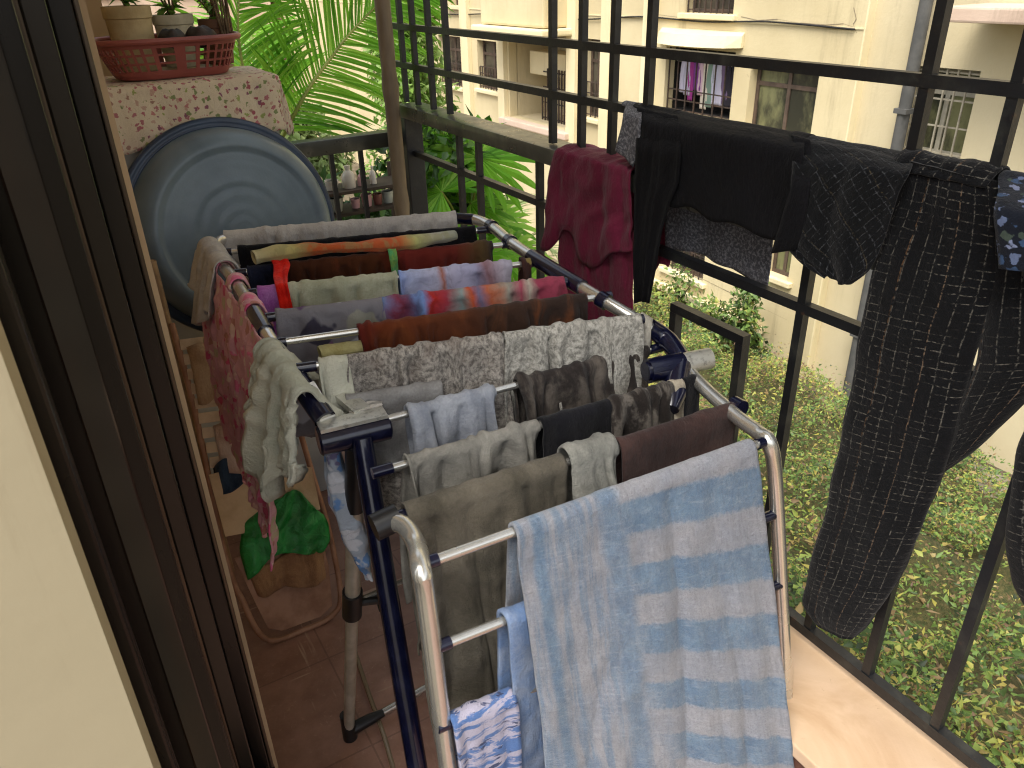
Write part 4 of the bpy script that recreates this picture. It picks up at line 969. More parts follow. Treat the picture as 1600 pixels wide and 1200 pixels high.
# plaid shirt
m_pl1 = fab('dark_diagonal_plaid', plaid_f('08090B', '5A5C60', '5A503C', .020, .038, .42, rot=.75), .0006)
hang('plaid_shirt', [((1290, 438), (1325, 442)), ((1255, 415), (1352, 425)), ((1228, 385), (1372, 385)), ((1225, 350), (1388, 340)), ((1238, 300), (1402, 300)), ((1240, 260), (1420, 270)), ((1240, 214), (1428, 252))], .1, m_pl1, None, 221, off=.024, fold=.008, freq=7, crump=.006, cf=6, hem=.004, res=.007,
     label='dark shirt in fine diagonal plaid bunched over the bar left of the plaid trousers', cat='shirt')
# plaid trousers: two legs
m_pl2 = fab('black_window_plaid', plaid_f('070709', '77736A', '6E5238', .021, .038, .50), .0006)
pt_ = thing('plaid_trousers', 'long black trousers with thin brown window plaid hanging from the bar at the right', 'trousers', (G-.03, .65, 1.3))
def legrow(l_, r_, off, th_):
    a_, b_ = gp(*l_, off), gp(*r_, off); return ((a_+b_)/2, (b_-a_)/2, Vector((th_, 0, 0)))
rows = [((1420, 250), (1562, 284), .025, 0.0086), ((1405, 290), (1572, 320), .028, 0.0101), ((1385, 350), (1572, 390), .03, 0.0130), ((1365, 420), (1560, 450), .034, 0.0158), ((1345, 500), (1530, 540), .036, 0.0173), ((1330, 600), (1500, 650), .038, 0.0187),
        ((1312, 700), (1475, 740), .04, 0.0194), ((1288, 800), (1440, 830), .042, 0.0202), ((1265, 890), (1400, 920), .045, 0.0202), ((1252, 945), (1352, 985), .046, 0.0187), ((1275, 972), (1334, 1000), .046, 0.0115)]
sheet('leg', [legrow(*q_) for q_ in rows], m_pl2, pt_, 231, fold=.006, freq=8, crump=.006, cf=7, closed=True, res=.007)
rows = [((1562, 300), (1600, 330), .02, .014), ((1556, 380), (1660, 400), .02, .02), ((1540, 470), (1670, 470), .02, .024), ((1528, 560), (1680, 560), .02, .026), ((1490, 660), (1610, 620), .02, .022), ((1455, 735), (1525, 705), .02, .014), ((1446, 756), (1462, 748), .02, .004)]
sheet('leg', [legrow(*q_) for q_ in rows], m_pl2, pt_, 232, fold=.006, freq=8, crump=.006, cf=7, closed=True, res=.007)
ya_, yb_ = gp(1415, 250, 0).y, gp(1566, 286, 0).y
sheet('waist', [((G+.016, ya_, zb2-.12), (G+.016, yb_, zb2-.12)), ((G+.013, ya_, zb2), (G+.013, yb_, zb2)), ((G, ya_, zb2+.010), (G, yb_, zb2+.010)), ((G-.02, ya_, zb2+.006), (G-.02, yb_, zb2+.006)), ((G-.036, ya_, zb2-.012), (G-.036, yb_, zb2-.012))], m_pl2, pt_, 233, fold=.002, freq=20, crump=.004, cf=20, res=.005)
m_tie = fab('blue_tie_dye', blotch('12161F', ['324663', '56617C', '0E1118', '3A443C', '6E7690'], 70, .5), .0008)
hang('tie_dye_top', [((1566, 418), (1640, 440)), ((1562, 370), (1640, 385)), ((1556, 330), (1640, 345)), ((1562, 300), (1640, 315))], .15, m_tie, None, 241, off=.050, fold=.008, freq=9, crump=.006, hem=.01, label='blue tie-dyed top bunched at the right edge beyond the plaid trousers', cat='shirt')
q_ = [((1590, 690), (1720, 700), .05, .02), ((1578, 780), (1720, 790), .05, .024), ((1573, 850), (1720, 880), .05, .026), ((1582, 915), (1710, 950), .05, .022), ((1602, 955), (1690, 990), .05, .01)]
sheet('dark_trousers_and_shade', [((gp(1640, 320, .03)), Vector((0, .03, 0)), Vector((.012, 0, 0))), ((gp(1650, 500, .04)), Vector((0, .035, 0)), Vector((.014, 0, 0)))] + [legrow(*k_) for k_ in q_], m_pl2, seed=242, fold=.006, freq=8, crump=.006, cf=7, closed=True, res=.008,
      label='dark trouser leg hanging at the extreme right edge in front of the bars', cat='trousers')

# ================================================================== FAR END OF THE BALCONY
m_body = plain('offwhite_enamel', 'B4B6B2', 'C4C5C0', .4)
cab = MB().box((.15, 2.215, 0), (.575, 2.465, 1.315), .008)
tag(cab.build('cabinet', m_body, smooth=True), 'off-white upright cabinet under the floral cloth behind the blue tub', 'cabinet')
def table_cover(name, label, x0, x1, y0, y1, z, ov, mat, seed):
    rng = random.Random(seed); n = .010; A = np.arange(x0-ov, x1+ov+n, n); B = np.arange(y0-ov, y1+.03, n)
    a_, b_ = np.meshgrid(A, B); cx = np.clip(a_, x0, x1); cy = np.clip(b_, y0, y1); dx, dy = a_-cx, b_-cy; h = np.hypot(dx, dy)
    h2 = np.maximum(np.abs(dx), np.abs(dy)); out = np.minimum(h, .012)+h*.10
    nx = np.where(h > 0, dx/(h+1e-9), 0); ny = np.where(h > 0, dy/(h+1e-9), 0)
    s_ = np.where(np.abs(dx) > np.abs(dy), b_, a_)
    f = folds(s_, h, rng, 7)*.010*np.clip(h/.1, 0, 1) + crumple(a_, b_, rng, 9)*.003
    X = cx+nx*(out+f); Y = cy+ny*(out+f); Z = z-np.maximum(h2-.012, 0)*(1+.06*np.sin(s_*40+seed)) + np.where(h == 0, crumple(a_, b_, rng, 5)*.004+.003, 0)
    ny_, nx_ = A.size, B.size
    V = np.stack([X, Y, Z], 2).reshape(-1, 3); F = [(i*ny_+k, i*ny_+k+1, (i+1)*ny_+k+1, (i+1)*ny_+k) for i in range(nx_-1) for k in range(ny_-1)]
    o = link(name, mesh_np(name, V, F, np.stack([a_, b_], 2).reshape(-1, 2)), mat)
    md = o.modifiers.new('thickness', 'SOLIDIFY'); md.thickness = .002; md.offset = 1
    return tag(o, label, 'cloth')
m_floral = fab('faded_floral_cloth', lambda m: m.mix(m.noise(5, kind='UV', detail=4).step(.45, .75)*.35, blotch('CDC0A8', ['9E5A62', 'B47A76', '7E8A5E', 'AC6A70', '9B7A6A', '8A5A6A', '94A060', 'B89A8A', 'A86E72'], 74, .46)(m), 'B08A8A'), .001)
table_cover('floral_cloth', 'cream cloth with small faded red and green flowers spread over the cabinet', .148, .577, 2.21, 2.467, 1.322, .155, m_floral, 7)
# red basket with openings
m_red = Mat('brick_red_plastic', .4); m_red.col(m_red.mix(m_red.noise(8, detail=5).step(.3, .7), '80403A', '8E4C44')); m_red = m_red.m
bc = Vector((.350, 2.335, 1.330)); bx, by_ = .90, .56
bk = thing('basket', 'brick red oval plastic basket with slotted sides standing on the floral cloth', 'basket', tuple(bc))
def ring(r, z, k, n=96):
    a_ = 2*math.pi*k/n; ex = .62
    return bc+Vector((math.copysign(abs(math.cos(a_))**ex, math.cos(a_))*r*bx, math.copysign(abs(math.sin(a_))**ex, math.sin(a_))*r*by_*1.02, z*.86))
lev = [(.150, 0), (.156, .012), (.160, .022), (.167, .040), (.169, .045), (.176, .063), (.178, .068), (.184, .084), (.188, .094), (.190, .098)]
V = []; F = []; n = 120
for r_, z in lev: V += [ring(r_, z, k, n) for k in range(n)]
for i in range(len(lev)-1):
    slot = i in (2, 4, 6)
    for k in range(n):
        if slot and k % 3 != 0: continue
        F.append((i*n+k, i*n+(k+1) % n, (i+1)*n+(k+1) % n, (i+1)*n+k))
F.append(tuple(range(n)))
o = MB().add(V, F).build('side', m_red, bk); md = o.modifiers.new('thickness', 'SOLIDIFY'); md.thickness = .004; md.offset = 0
MB().tube([ring(.197, .101, k, 72) for k in range(72)], .0075, 10, closed=True).build('rim', m_red, bk, smooth=True)

def leaf_mesh(name, P, D_, Nn, L, Wd, tint, mat, parent=None, fold=.25, curl=.2):
    """many leaf-sized folded faces: P base points, D_ directions, Nn up vectors"""
    P = np.asarray(P, float); D_ = np.asarray(D_, float); Nn = np.asarray(Nn, float)
    D_ /= np.linalg.norm(D_, axis=1)[:, None]+1e-9; Sx = np.cross(D_, Nn); Sx /= np.linalg.norm(Sx, axis=1)[:, None]+1e-9; Nn = np.cross(Sx, D_)
    L = np.asarray(L)[:, None]; Wd = np.asarray(Wd)[:, None]; n = len(P)
    m1 = P+D_*L*.5-Nn*L*curl*.15; tip = P+D_*L-Nn*L*curl
    l1 = P+D_*L*.38-Sx*Wd*.5+Nn*Wd*fold; r1 = P+D_*L*.38+Sx*Wd*.5+Nn*Wd*fold
    V = np.stack([P, m1, tip, l1, r1], 1).reshape(-1, 3)
    b_ = np.arange(n)[:, None]*5
    F = np.concatenate([b_+np.array([[0, 1, 3]]), b_+np.array([[1, 2, 3]]), b_+np.array([[0, 4, 1]]), b_+np.array([[1, 4, 2]])], 0)
    me = bpy.data.meshes.new(name); me.vertices.add(len(V)); me.vertices.foreach_set('co', V.astype(np.float32).ravel())
    me.loops.add(F.size); me.loops.foreach_set('vertex_index', F.astype(np.int32).ravel()); me.polygons.add(len(F))
    me.polygons.foreach_set('loop_start', np.arange(0, F.size, 3, dtype=np.int32)); me.update(calc_edges=True); me.validate()
    at = me.attributes.new('tint', 'FLOAT', 'POINT'); at.data.foreach_set('value', np.repeat(np.asarray(tint, dtype=np.float32), 5))
    return link(name, me, mat, parent, smooth=False)
def leafmat(name, stops, trans=.35, rough=.45):
    m = Mat(name, rough, spec=.4); at = m.nt.nodes.new('ShaderNodeAttribute'); at.attribute_name = 'tint'
    t_ = S(m.nt, at.outputs['Fac']); c = m.ramp(t_, stops); m.col(c)
    tr_ = m.nt.nodes.new('ShaderNodeBsdfTranslucent'); mx = m.nt.nodes.new('ShaderNodeMixShader'); mx.inputs[0].default_value = trans
    m.nt.links.new(c.o, tr_.inputs[0]); out = m.nt.nodes['Material Output']
    m.nt.links.new(m.b.outputs[0], mx.inputs[1]); m.nt.links.new(tr_.outputs[0], mx.inputs[2]); m.nt.links.new(mx.outputs[0], out.inputs[0]); return m.m
m_palm = leafmat('palm_green', [(0, '4F8A1E'), (.4, '6BA62C'), (.75, '8CBF3E'), (1, 'A8CC5A')], .5)
m_fan = leafmat('fan_palm_green', [(0, '4C8A1C'), (.5, '74B02E'), (1, '9BC850')], .5)
m_cover = leafmat('ground_cover_leaves', [(0, '33402A'), (.25, '56703C'), (.5, '78944C'), (.66, 'A0AE5A'), (.78, 'C0B85C'), (.88, '98805A'), (1, '76604C')], .4)
m_dark = leafmat('dark_shrub_leaves', [(0, '1E3314'), (.5, '355A20'), (1, '547F30')], .3)
m_pot_leaf = leafmat('pot_plant_leaves', [(0, '3E6A24'), (.5, '6C9A40'), (1, '9DBE62')], .4)
m_bark = plain('bark_brown', '4A3B2A', '6B5A42', .9, scale=20, bump=.004)
nr = np.random.RandomState(4)

def plantlet(name, label, cat, c, r, h, n, L, mat, seed, group=None, stems=5, wd=.4):
    rs_ = np.random.RandomState(seed); th = thing(name, label, cat, tuple(c), group)
    sm = MB(); P = []; D_ = []
    for k in range(stems):
        a_ = 2*math.pi*k/stems+rs_.rand(); tip = Vector(c)+Vector((math.cos(a_)*r*.7, math.sin(a_)*r*.7, h*(.6+.4*rs_.rand())))
        pts = smooth_path([Vector(c), Vector(c).lerp(tip, .5)+Vector((0, 0, h*.12)), tip], 5); sm.tube(pts, [.0035*max(.5, h)+.001]*len(pts), 6)
        for j in range(n//stems):
            t_ = rs_.uniform(.15, 1); p = pts[int(t_*(len(pts)-1))]; P.append(tuple(p)); v = Vector((rs_.randn(), rs_.randn(), rs_.randn()*.5+.3)).normalized(); D_.append(tuple(v))
    sm.build('stem', m_bark, th, smooth=True)
    P = np.array(P); m_ = len(P)
    leaf_mesh('leaves', P, np.array(D_), np.tile([0, 0, 1.], (m_, 1))+rs_.randn(m_, 3)*.3, L*(.6+.7*rs_.rand(m_)), L*wd*(.6+.6*rs_.rand(m_)), rs_.rand(m_), mat, th)
    return th
# things in the basket
m_clay = plain('pale_clay', '9A8862', 'B3A27C', .85, scale=12, bump=.002); m_soil = plain('dark_soil', '1D1612', '2C221B', .95, scale=40, bump=.003)
def pot(name, label, c, r, h, mat, group=None, cat='pot', taper=.8):
    th = thing(name, label, cat, tuple(c), group)
    MB().lathe([(0.001, 0), (r*taper, 0), (r*.96, h*.55), (r, h*.8), (r*1.06, h*.82), (r*1.06, h), (r*.94, h), (r*.92, h*.84), (.001, h*.84)], c, 28).build('body', mat, th, smooth=True)
    MB().lathe([(.001, h*.87), (r*.92, h*.86)], c, 20).build('soil', m_soil, th); return th
pot('clay_pot', 'large cream clay pot at the left end of the red basket', Vector((.275, 2.34, 1.345)), 0.054, .150, m_clay)
pot('clay_pot', 'pale clay pot in the middle of the red basket behind dark shells', Vector((.385, 2.375, 1.345)), .048, .125, plain('whitish_clay', 'A29C86', 'BDB7A0', .8, scale=14))
pot('clay_pot', 'brown clay pot at the right end of the red basket', Vector((.487, 2.37, 1.345)), .04, .11, plain('brown_clay', '5A3D2A', '72523A', .8, scale=14))
plantlet('pot_plant', 'leafy green plant growing from the middle pot in the basket', 'plant', (.385, 2.375, 1.455), .08, .14, 90, .045, m_pot_leaf, 3)
plantlet('pot_plant', 'small trailing green plant at the right end of the basket', 'plant', (.487, 2.365, 1.445), .05, .08, 50, .032, m_pot_leaf, 4)
plantlet('pot_plant', 'green plant growing from the large cream pot', 'plant', (.275, 2.34, 1.49), .07, .16, 60, .05, m_pot_leaf, 6)
for k, (x, y, r_, lab) in enumerate(((.355, 2.262, .030, 'round black seed shell resting on the basket contents, left of two'), (.425, 2.262, .034, 'round black-brown seed shell resting on the basket contents, right of two'))):
    pr_ = [(r_*math.sin(math.pi*j/12)+.0005, -r_*.72*math.cos(math.pi*j/12)) for j in range(13)]
    mb = MB().lathe(pr_, (x, y, 1.42), 24, sx=1.15); mb.v = [tuple(Vector(v)+Vector((0, 0, .004*math.sin(v[0]*180+k)*math.cos(v[1]*140)))) for v in mb.v]
    tag(mb.build('seed_shell', plain('black_shell', '120D0B', '35261D', .6, scale=25, bump=.002), smooth=True, autosm=False), lab, 'shell')
rs_ = np.random.RandomState(9); sx_ = MB()
for k in range(7): p = Vector((.50+rs_.randn()*.012, 2.33+rs_.randn()*.012, 1.40)); sx_.tube([p, p+Vector((rs_.randn()*.02, rs_.randn()*.01, .22))], .003, 6)
tag(sx_.build('stick_bundle', m_bark, smooth=True), 'bundle of thin dry sticks standing in the right end of the basket', 'sticks')
# support under the pots inside the basket
tag(MB().lathe([(.001, 0), (.14, 0), (.145, .006), (.001, .006)], (.365, 2.335, 1.338), 32, sx=1, sy=.5).build('tray', m_clay), 'flat clay tray under the pots inside the red basket', 'tray')

# big blue tub leaning on the cabinet, underside towards the camera
tc = PY(372, 359, 2.09); ax = Vector((.10, -1, .20)).normalized()
Mz = ax.to_track_quat('Z', 'Y').to_matrix()
Rr = .276
prof = [(Rr-.010, -.004), (Rr-.004, -.010), (Rr+.004, -.010), (Rr+.008, -.002), (Rr+.004, .006), (Rr-.006, .006), (Rr-.014, .002), (Rr-.018, .010), (Rr-.026, .050), (Rr-.040, .076), (Rr-.052, .088), (Rr-.064, .092), (Rr-.072, .091)]
r0 = Rr-.072
for k in range(1, 29):
    r_ = r0*(1-k/29); ph = r_/.0225
    prof.append((r_, 0.090+.0006*math.sin(ph*1.7*math.pi+2*math.sin(ph*.9))*(1 if r_ < .12 else .6)-.005*(r_/r0)+(.0015 if .118 < r_ < .135 else 0)))
prof.append((.001, .0895))
inner = [(r_-.003, z-.004) for r_, z in reversed(prof[8:13])]
m_tub = Mat('slate_blue_plastic', .32); m_tub.col(m_tub.mix(m_tub.noise(5, detail=5, dist=.6).step(.3, .75), '52626F', '687984')); m_tub.rough(m_tub.noise(9)*.25+.22); m_tub.bump(m_tub.noise(160), .0004)
m_tubrim = plain('dark_blue_plastic', '1E2E44', '2A3C54', .35)
tb_ = thing('washing_tub', 'big round slate blue plastic tub leaning upright with its ringed underside showing', 'tub', tuple(tc-ax*.05-Vector((0, 0, .25))))
tm = MB().lathe(prof[6:], tuple(tc-ax*.03), 96, M=Mz); tb2 = tm.build('bowl', m_tub.m, tb_, smooth=True, autosm=False)
md = tb2.modifiers.new('thickness', 'SOLIDIFY'); md.thickness = .003; md.offset = -1
MB().lathe(prof[:8]+[prof[0]], tuple(tc-ax*.03), 96, M=Mz).build('rim', m_tubrim, tb_, smooth=True, autosm=False)

# folded chair frame with boards and cloths, leaning below the tub
pn = Vector((0, -.93, .36)).normalized(); pp = (0, 1.62, 0)
def CP(px, py, off=0): return PL(px, py, Vector(pp)+pn*off, pn)
m_wood = plain('worn_brown_wood', '8A6248', 'A88066', .6, scale=14, bump=.001)
ch = thing('folding_chair', 'folded brown chair frame with wooden slats leaning under the blue tub', 'chair', (.3, 1.62, 0))
MB().tube(smooth_path([CP(268, 505), CP(304, 640), CP(352, 868), CP(382, 945), CP(404, 988), CP(428, 1001), CP(470, 986), CP(516, 964), CP(532, 930), CP(514, 830), CP(488, 740), CP(450, 610)], 6), .0075, 12).build('frame', m_wood, ch, smooth=True)
m_slat = plain('pale_brown_slat', 'B8A084', 'D0BCA0', .8, scale=22, bump=.001)
for k in range(9):
    y = 535+k*23; lx = 268+(y-505)*.25
    a_, b_ = CP(lx+6, y+4, .004), CP(lx+130, y-12, .004)
    MB().bar(a_, b_, .008, .026, up=(0, .36, .93)).build('slat', m_slat, ch)
def board(name, pts, mat, off, th_=.006, parent=None, round_=0):
    P = [CP(x, y, off) for x, y in pts]; Q = [p+pn*th_ for p in P]; n = len(P); mb = MB(); mb.add(P+Q, [tuple(range(n))[::-1], tuple(range(n, 2*n))]+[(k, (k+1) % n, n+(k+1) % n, n+k) for k in range(n)])
    return mb.build(name, mat, parent)
board('seat', [(366, 872), (398, 940), (418, 980), (440, 984), (500, 962), (518, 945), (512, 880), (496, 828)], m_wood, -.004, .008, ch)
m_card = plain('worn_cardboard', 'B89E7C', 'CCB290', .85, scale=9, bump=.002)
cb = board('cardboard', [(326, 742), (352, 838), (420, 825), (500, 795), (486, 730), (400, 720)], m_card, .012, .005); tag(cb, 'piece of tan cardboard propped on the folded chair above the green bag', 'cardboard')
def lump(name, label, cat, rows, mat, seed, off, amp=.014, cr=.012, cf=14, **k):
    secs = [(CP(l_[0], l_[1], off), CP(r_[0], r_[1], off)) for l_, r_ in rows]; n = len(secs)
    return sheet(name, secs, mat, seed=seed, fold=amp, freq=9, crump=cr, cf=cf, hem=.015, res=.006, thick=.004, round_=.02, label=label, cat=cat, **k)
m_green = Mat('green_plastic_bag', .35); m_green.col(m_green.mix(m_green.noise(14, detail=5, dist=.8).step(.4, .65), '15702C', '2A9446')); m_green.bump(m_green.noise(26, detail=6, dist=1.2), .010)
lump('plastic_bag', 'crumpled green plastic bag lying on the folded chair seat', 'bag', [((385, 892), (505, 862)), ((372, 860), (516, 845)), ((378, 820), (514, 820)), ((420, 782), (500, 790)), ((440, 776), (480, 782))], m_green.m, 301, .03)
m_bcloth = fab('tan_brown_cloth', mottle('86644A', 'A8835F', 8), .001)
lump('brown_cloth', 'crumpled tan-brown cloth lying across the chair seat below the green bag', 'cloth', [((402, 940), (515, 905)), ((392, 912), (518, 880)), ((385, 888), (512, 850))], m_bcloth, 302, .02)
m_bluecl = fab('dark_blue_rag', mottle('1E2C40', '38495E', 14), .001)
lump('blue_rag', 'dark blue rag lying over the chair slats above the cardboard', 'cloth', [((342, 770), (430, 745)), ((338, 745), (425, 725))], m_bluecl, 303, .022, .006, .006)
m_paper = fab('pinkish_paper', mottle('B89C8C', 'D2BEB0', 14), .001)
lump('crumpled_paper', 'crumpled pinkish cream paper lying on the chair slats below the pink scarf', 'paper', [((352, 735), (470, 712)), ((344, 700), (470, 690)), ((338, 668), (455, 660))], m_paper, 304, .03, .008, .012, 20)
lump('tan_rag', 'tan rag lying over the upper slats of the folded chair', 'cloth', [((312, 610), (380, 600)), ((302, 570), (380, 560)), ((296, 545), (372, 540))], fab('tan_rag_cloth', mottle('A08468', 'BDA486', 14)), 305, .025, .008, .010, 18)
# broom stick
sb = PZ(360, 893, 0); st_ = PY(248, 470, sb.y)
tag(MB().tube([(sb.x, sb.y, 0), (sb.x-.004, sb.y, st_.z+.1)], .0125, 12).build('wooden_pole', plain('tan_wood', '7A6248', '94795A', .6, scale=20, bump=.001), smooth=True), 'plain tan wooden pole standing beside the door edge left of the folded chair', 'pole')
# clear strip on the floor
hp = [PZ(552, 1010, .008), PZ(575, 1080, .008), PZ(600, 1150, .008), PZ(618, 1215, .008)]
hm = Mat('clear_tubing', .15); hm.col('A8987E'); hm.b.inputs['Transmission Weight'].default_value = .5
tag(MB().tube(smooth_path(hp, 6), .0055, 10).build('clear_hose', hm.m, smooth=True), 'thin clear plastic hose lying on the floor tiles beside the rack foot', 'hose')

# shelf of ornaments outside the end railing
sy = 2.80; A0, A1 = PY(500, 300, sy), PY(640, 274, sy); zs1 = PY(565, 288, sy).z; zs0 = PY(572, 320, sy).z
ps = thing('plant_shelf', 'two-tier dark wooden shelf fixed outside the end railing', 'shelf', (.95, sy, .3))
m_dwood = plain('dark_shelf_wood', '2A2019', '40332A', .7, scale=12)
x0s, x1s = .62, 1.16
for z in (zs1, zs0): MB().box((x0s, sy-.07, z-.012), (x1s, sy+.07, z), .002).build('shelf_board', m_dwood, ps)
for x in (x0s+.012, x1s-.012): MB().box((x-.01, sy+.075, ZG), (x+.01, sy+.09, zs1+.05)).build('post', m_dwood, ps)
m_ww = plain('white_glaze', 'B8B4AA', 'CFCBC2', .3); m_pk = plain('pink_plastic', 'B88A8E', 'C49CA0', .4); m_bott = plain('clear_grey_bottle', '8E948C', 'A7ACA4', .15)
def bottle(px, z, r, h, mat, lab, nm='bottle'):
    x = PY(px, 290, sy).x; c = Vector((x, sy-.02, z+.001)); th = thing(nm, lab, nm, tuple(c), 'ornaments on the shelf outside the end railing')
    MB().lathe([(.001, 0), (r, 0), (r*1.03, h*.15), (r, h*.5), (r*.75, h*.68), (r*.35, h*.78), (r*.32, h*.86)], c, 20).build('body', mat, th, smooth=True)
    MB().lathe([(.001, h*.99), (r*.42, h*.985), (r*.45, h*.87), (.001, h*.865)], c, 16).build('cap', m_ww, th, smooth=True)
bottle(543, zs1, .024, .080, m_ww, 'widest white glazed bottle on the upper ornament shelf')
bottle(562, zs1, .013, .055, m_pk, 'small pink bottle between the white bottles on the upper shelf')
bottle(581, zs1, .012, .065, m_ww, 'slim white bottle at the right of the upper ornament shelf')
for k, (px, z, r, h, mt, lb) in enumerate(((520, zs1, .024, .035, m_ww, 'low white pot at the left of the upper ornament shelf'), (522, zs0, .028, .05, m_bott, 'grey-white pot at the left of the lower ornament shelf'),
        (553, zs0, .017, .035, m_pk, 'small pink pot left of centre on the lower shelf'), (571, zs0, .020, .045, m_pk, 'larger pink pot at the centre of the lower shelf'), (588, zs0, .018, .04, plain('brown_glaze', '6A4038', '7E5048', .4), 'brown red glazed pot on the lower shelf beside the pink pots'),
        (604, zs0, .021, .045, m_bott, 'grey-green pot on the lower shelf next to the bamboo pole'), (645, zs0, .020, .045, m_pk, 'pale pink pot on the lower shelf right of the bamboo pole'))):
    pot('small_pot', lb, Vector((PY(px, 320, sy).x, sy-.02, z+.001)), r, h, mt, 'pots on the shelf outside the end railing')

# ================================================================== PLANTS IN THE YARD
def frond(P, par, mat, pairs=40, ll=.34, wd=.016, seed=0, droop=.25, upv=(0, 0, 1), spread=60, name='frond'):
    """pinnate palm leaf: rachis with leaflets both sides"""
    rs_ = np.random.RandomState(seed); path = smooth_path(P, 10); n = len(path)
    V = []; F = []; tint = []
    cum = [0]
    for i in range(1, n): cum.append(cum[-1]+(path[i]-path[i-1]).length)
    def at(s_):
        s_ = min(max(s_, 0), cum[-1]-1e-6)
        for i in range(1, n):
            if cum[i] >= s_: f_ = (s_-cum[i-1])/(cum[i]-cum[i-1]); return path[i-1].lerp(path[i], f_), (path[i]-path[i-1]).normalized()
    for k in range(pairs):
        t_ = .10+.90*k/pairs; p, d = at(t_*cum[-1]); up = Vector(upv); sd_ = d.cross(up).normalized(); nn = sd_.cross(d).normalized()
        Lk = ll*(math.sin(math.pi*min(1, .22+.72*t_))**.6)*(1-.15*rs_.rand())
        for s_ in (-1, 1):
            an = R(spread*(1-.55*t_)+rs_.randn()*4); dr = (d*math.cos(an)+sd_*s_*math.sin(an)+nn*(.18+.08*rs_.randn())).normalized()
            base = len(V); q_ = p.copy(); dd = dr.copy(); wv = dd.cross(nn).normalized(); tn = float(np.clip(.45+.22*rs_.randn(), 0, 1))
            for j in range(6):
                f_ = j/5; hw = wd*(.35+.65*math.sin(math.pi*min(1, f_*.85+.15))) * (1 if j < 5 else .05); mid_ = q_
                V += [tuple(mid_-wv*hw*.5+nn*hw*.25), tuple(mid_), tuple(mid_+wv*hw*.5+nn*hw*.25)]; tint += [tn*(1-.1*f_)]*3
                q_ = q_+dd*Lk/5; dd = (dd-Vector((0, 0, droop*(.5+f_)*.42))).normalized()
            for j in range(5):
                a0 = base+j*3; F += [(a0, a0+1, a0+4, a0+3), (a0+1, a0+2, a0+5, a0+4)]
    me = bpy.data.meshes.new(name); me.from_pydata(V, [], F); me.update(); at_ = me.attributes.new('tint', 'FLOAT', 'POINT'); at_.data.foreach_set('value', np.array(tint, dtype=np.float32))
    o = link(name, me, mat, par, smooth=False)
    MB().tube(path, [.011*(1-.75*i/n) for i in range(n)], 8).build('rachis', m_rachis, o, smooth=True)
    return o
m_rachis = plain('yellow_green_stalk', '6E7A30', '8A9444', .5)
crown = PY(425, 245, 3.35)
pm = thing('palm_tree', 'bright green feather palm rising behind the cabinet and tub', 'palm', (crown.x, crown.y, ZG))
MB().tube([(crown.x, crown.y, ZG), (crown.x+.02, crown.y, (ZG+crown.z)/2), tuple(crown)], [.09, .07, .055], 14).build('trunk', m_bark, pm, smooth=True)
frond([crown, PY(456, 184, 3.3), PY(484, 135, 3.3), PY(514, 94, 3.35), PY(551, 47, 3.4), PY(610, -8, 3.5), PY(680, -40, 3.6)], pm, m_palm, 74, .40, .0135, 1, upv=(.35, -.9, .25), spread=72, droop=.22)
frond([crown, PY(395, 170, 3.2), PY(372, 60, 3.2), PY(380, -30, 3.3), PY(430, -110, 3.4)], pm, m_palm, 60, .42, .014, 2, upv=(.5, -.8, .1), spread=75, droop=.35)
frond([crown, crown+Vector((.1, .4, .35)), crown+Vector((.2, .9, .45)), crown+Vector((.3, 1.4, .2))], pm, m_palm, 40, .4, .022, 5)
frond([crown, crown+Vector((-.5, .3, .35)), crown+Vector((-1, .6, .4)), crown+Vector((-1.4, .8, .1))], pm, m_palm, 40, .4, .022, 6)

def fan(c, nrm, upd, r, par, mat, seed, nseg=22, spread=150):
    rs_ = np.random.RandomState(seed); nrm = Vector(nrm).normalized(); u = Vector(upd); u = (u-nrm*u.dot(nrm)).normalized(); s_ = nrm.cross(u)
    V = []; F = []; T = []
    for k in range(nseg):
        a0 = R(-spread+2*spread*k/nseg); a1 = R(-spread+2*spread*(k+1)/nseg); am = (a0+a1)/2; rr_ = r*(.8+.25*rs_.rand()); b = len(V)
        def pt(a_, rad, lift): 
            p = Vector(c)+(u*math.cos(a_)+s_*math.sin(a_))*rad+nrm*lift-Vector((0, 0, .35*(rad/r)**2*r*.5)); return tuple(p)
        V += [tuple(c), pt(a0, rr_*.6, 0), pt(am, rr_*.62, .012), pt(a1, rr_*.6, 0), pt((a0+am)/2, rr_*.85, -.004), pt(am, rr_, -.02), pt((a1+am)/2, rr_*.85, -.004)]
        F += [(b, b+1, b+2), (b, b+2, b+3), (b+1, b+4, b+5, b+2), (b+2, b+5, b+6, b+3)]; T += [float(np.clip(.5+.25*rs_.randn(), 0, 1))]*7
    me = bpy.data.meshes.new('leaf'); me.from_pydata(V, [], F); me.update(); at_ = me.attributes.new('tint', 'FLOAT', 'POINT'); at_.data.foreach_set('value', np.array(T, dtype=np.float32))
    return link('leaf', me, mat, par, smooth=False)
fc = PX(735, 420, 1.75)
fp = thing('fan_palm', 'low bright green fan palm growing outside the handrail corner', 'palm', (fc.x, fc.y, ZG))
MB().tube([(fc.x, fc.y, ZG), tuple(fc)], [.08, .06], 12).build('trunk', m_bark, fp, smooth=True)
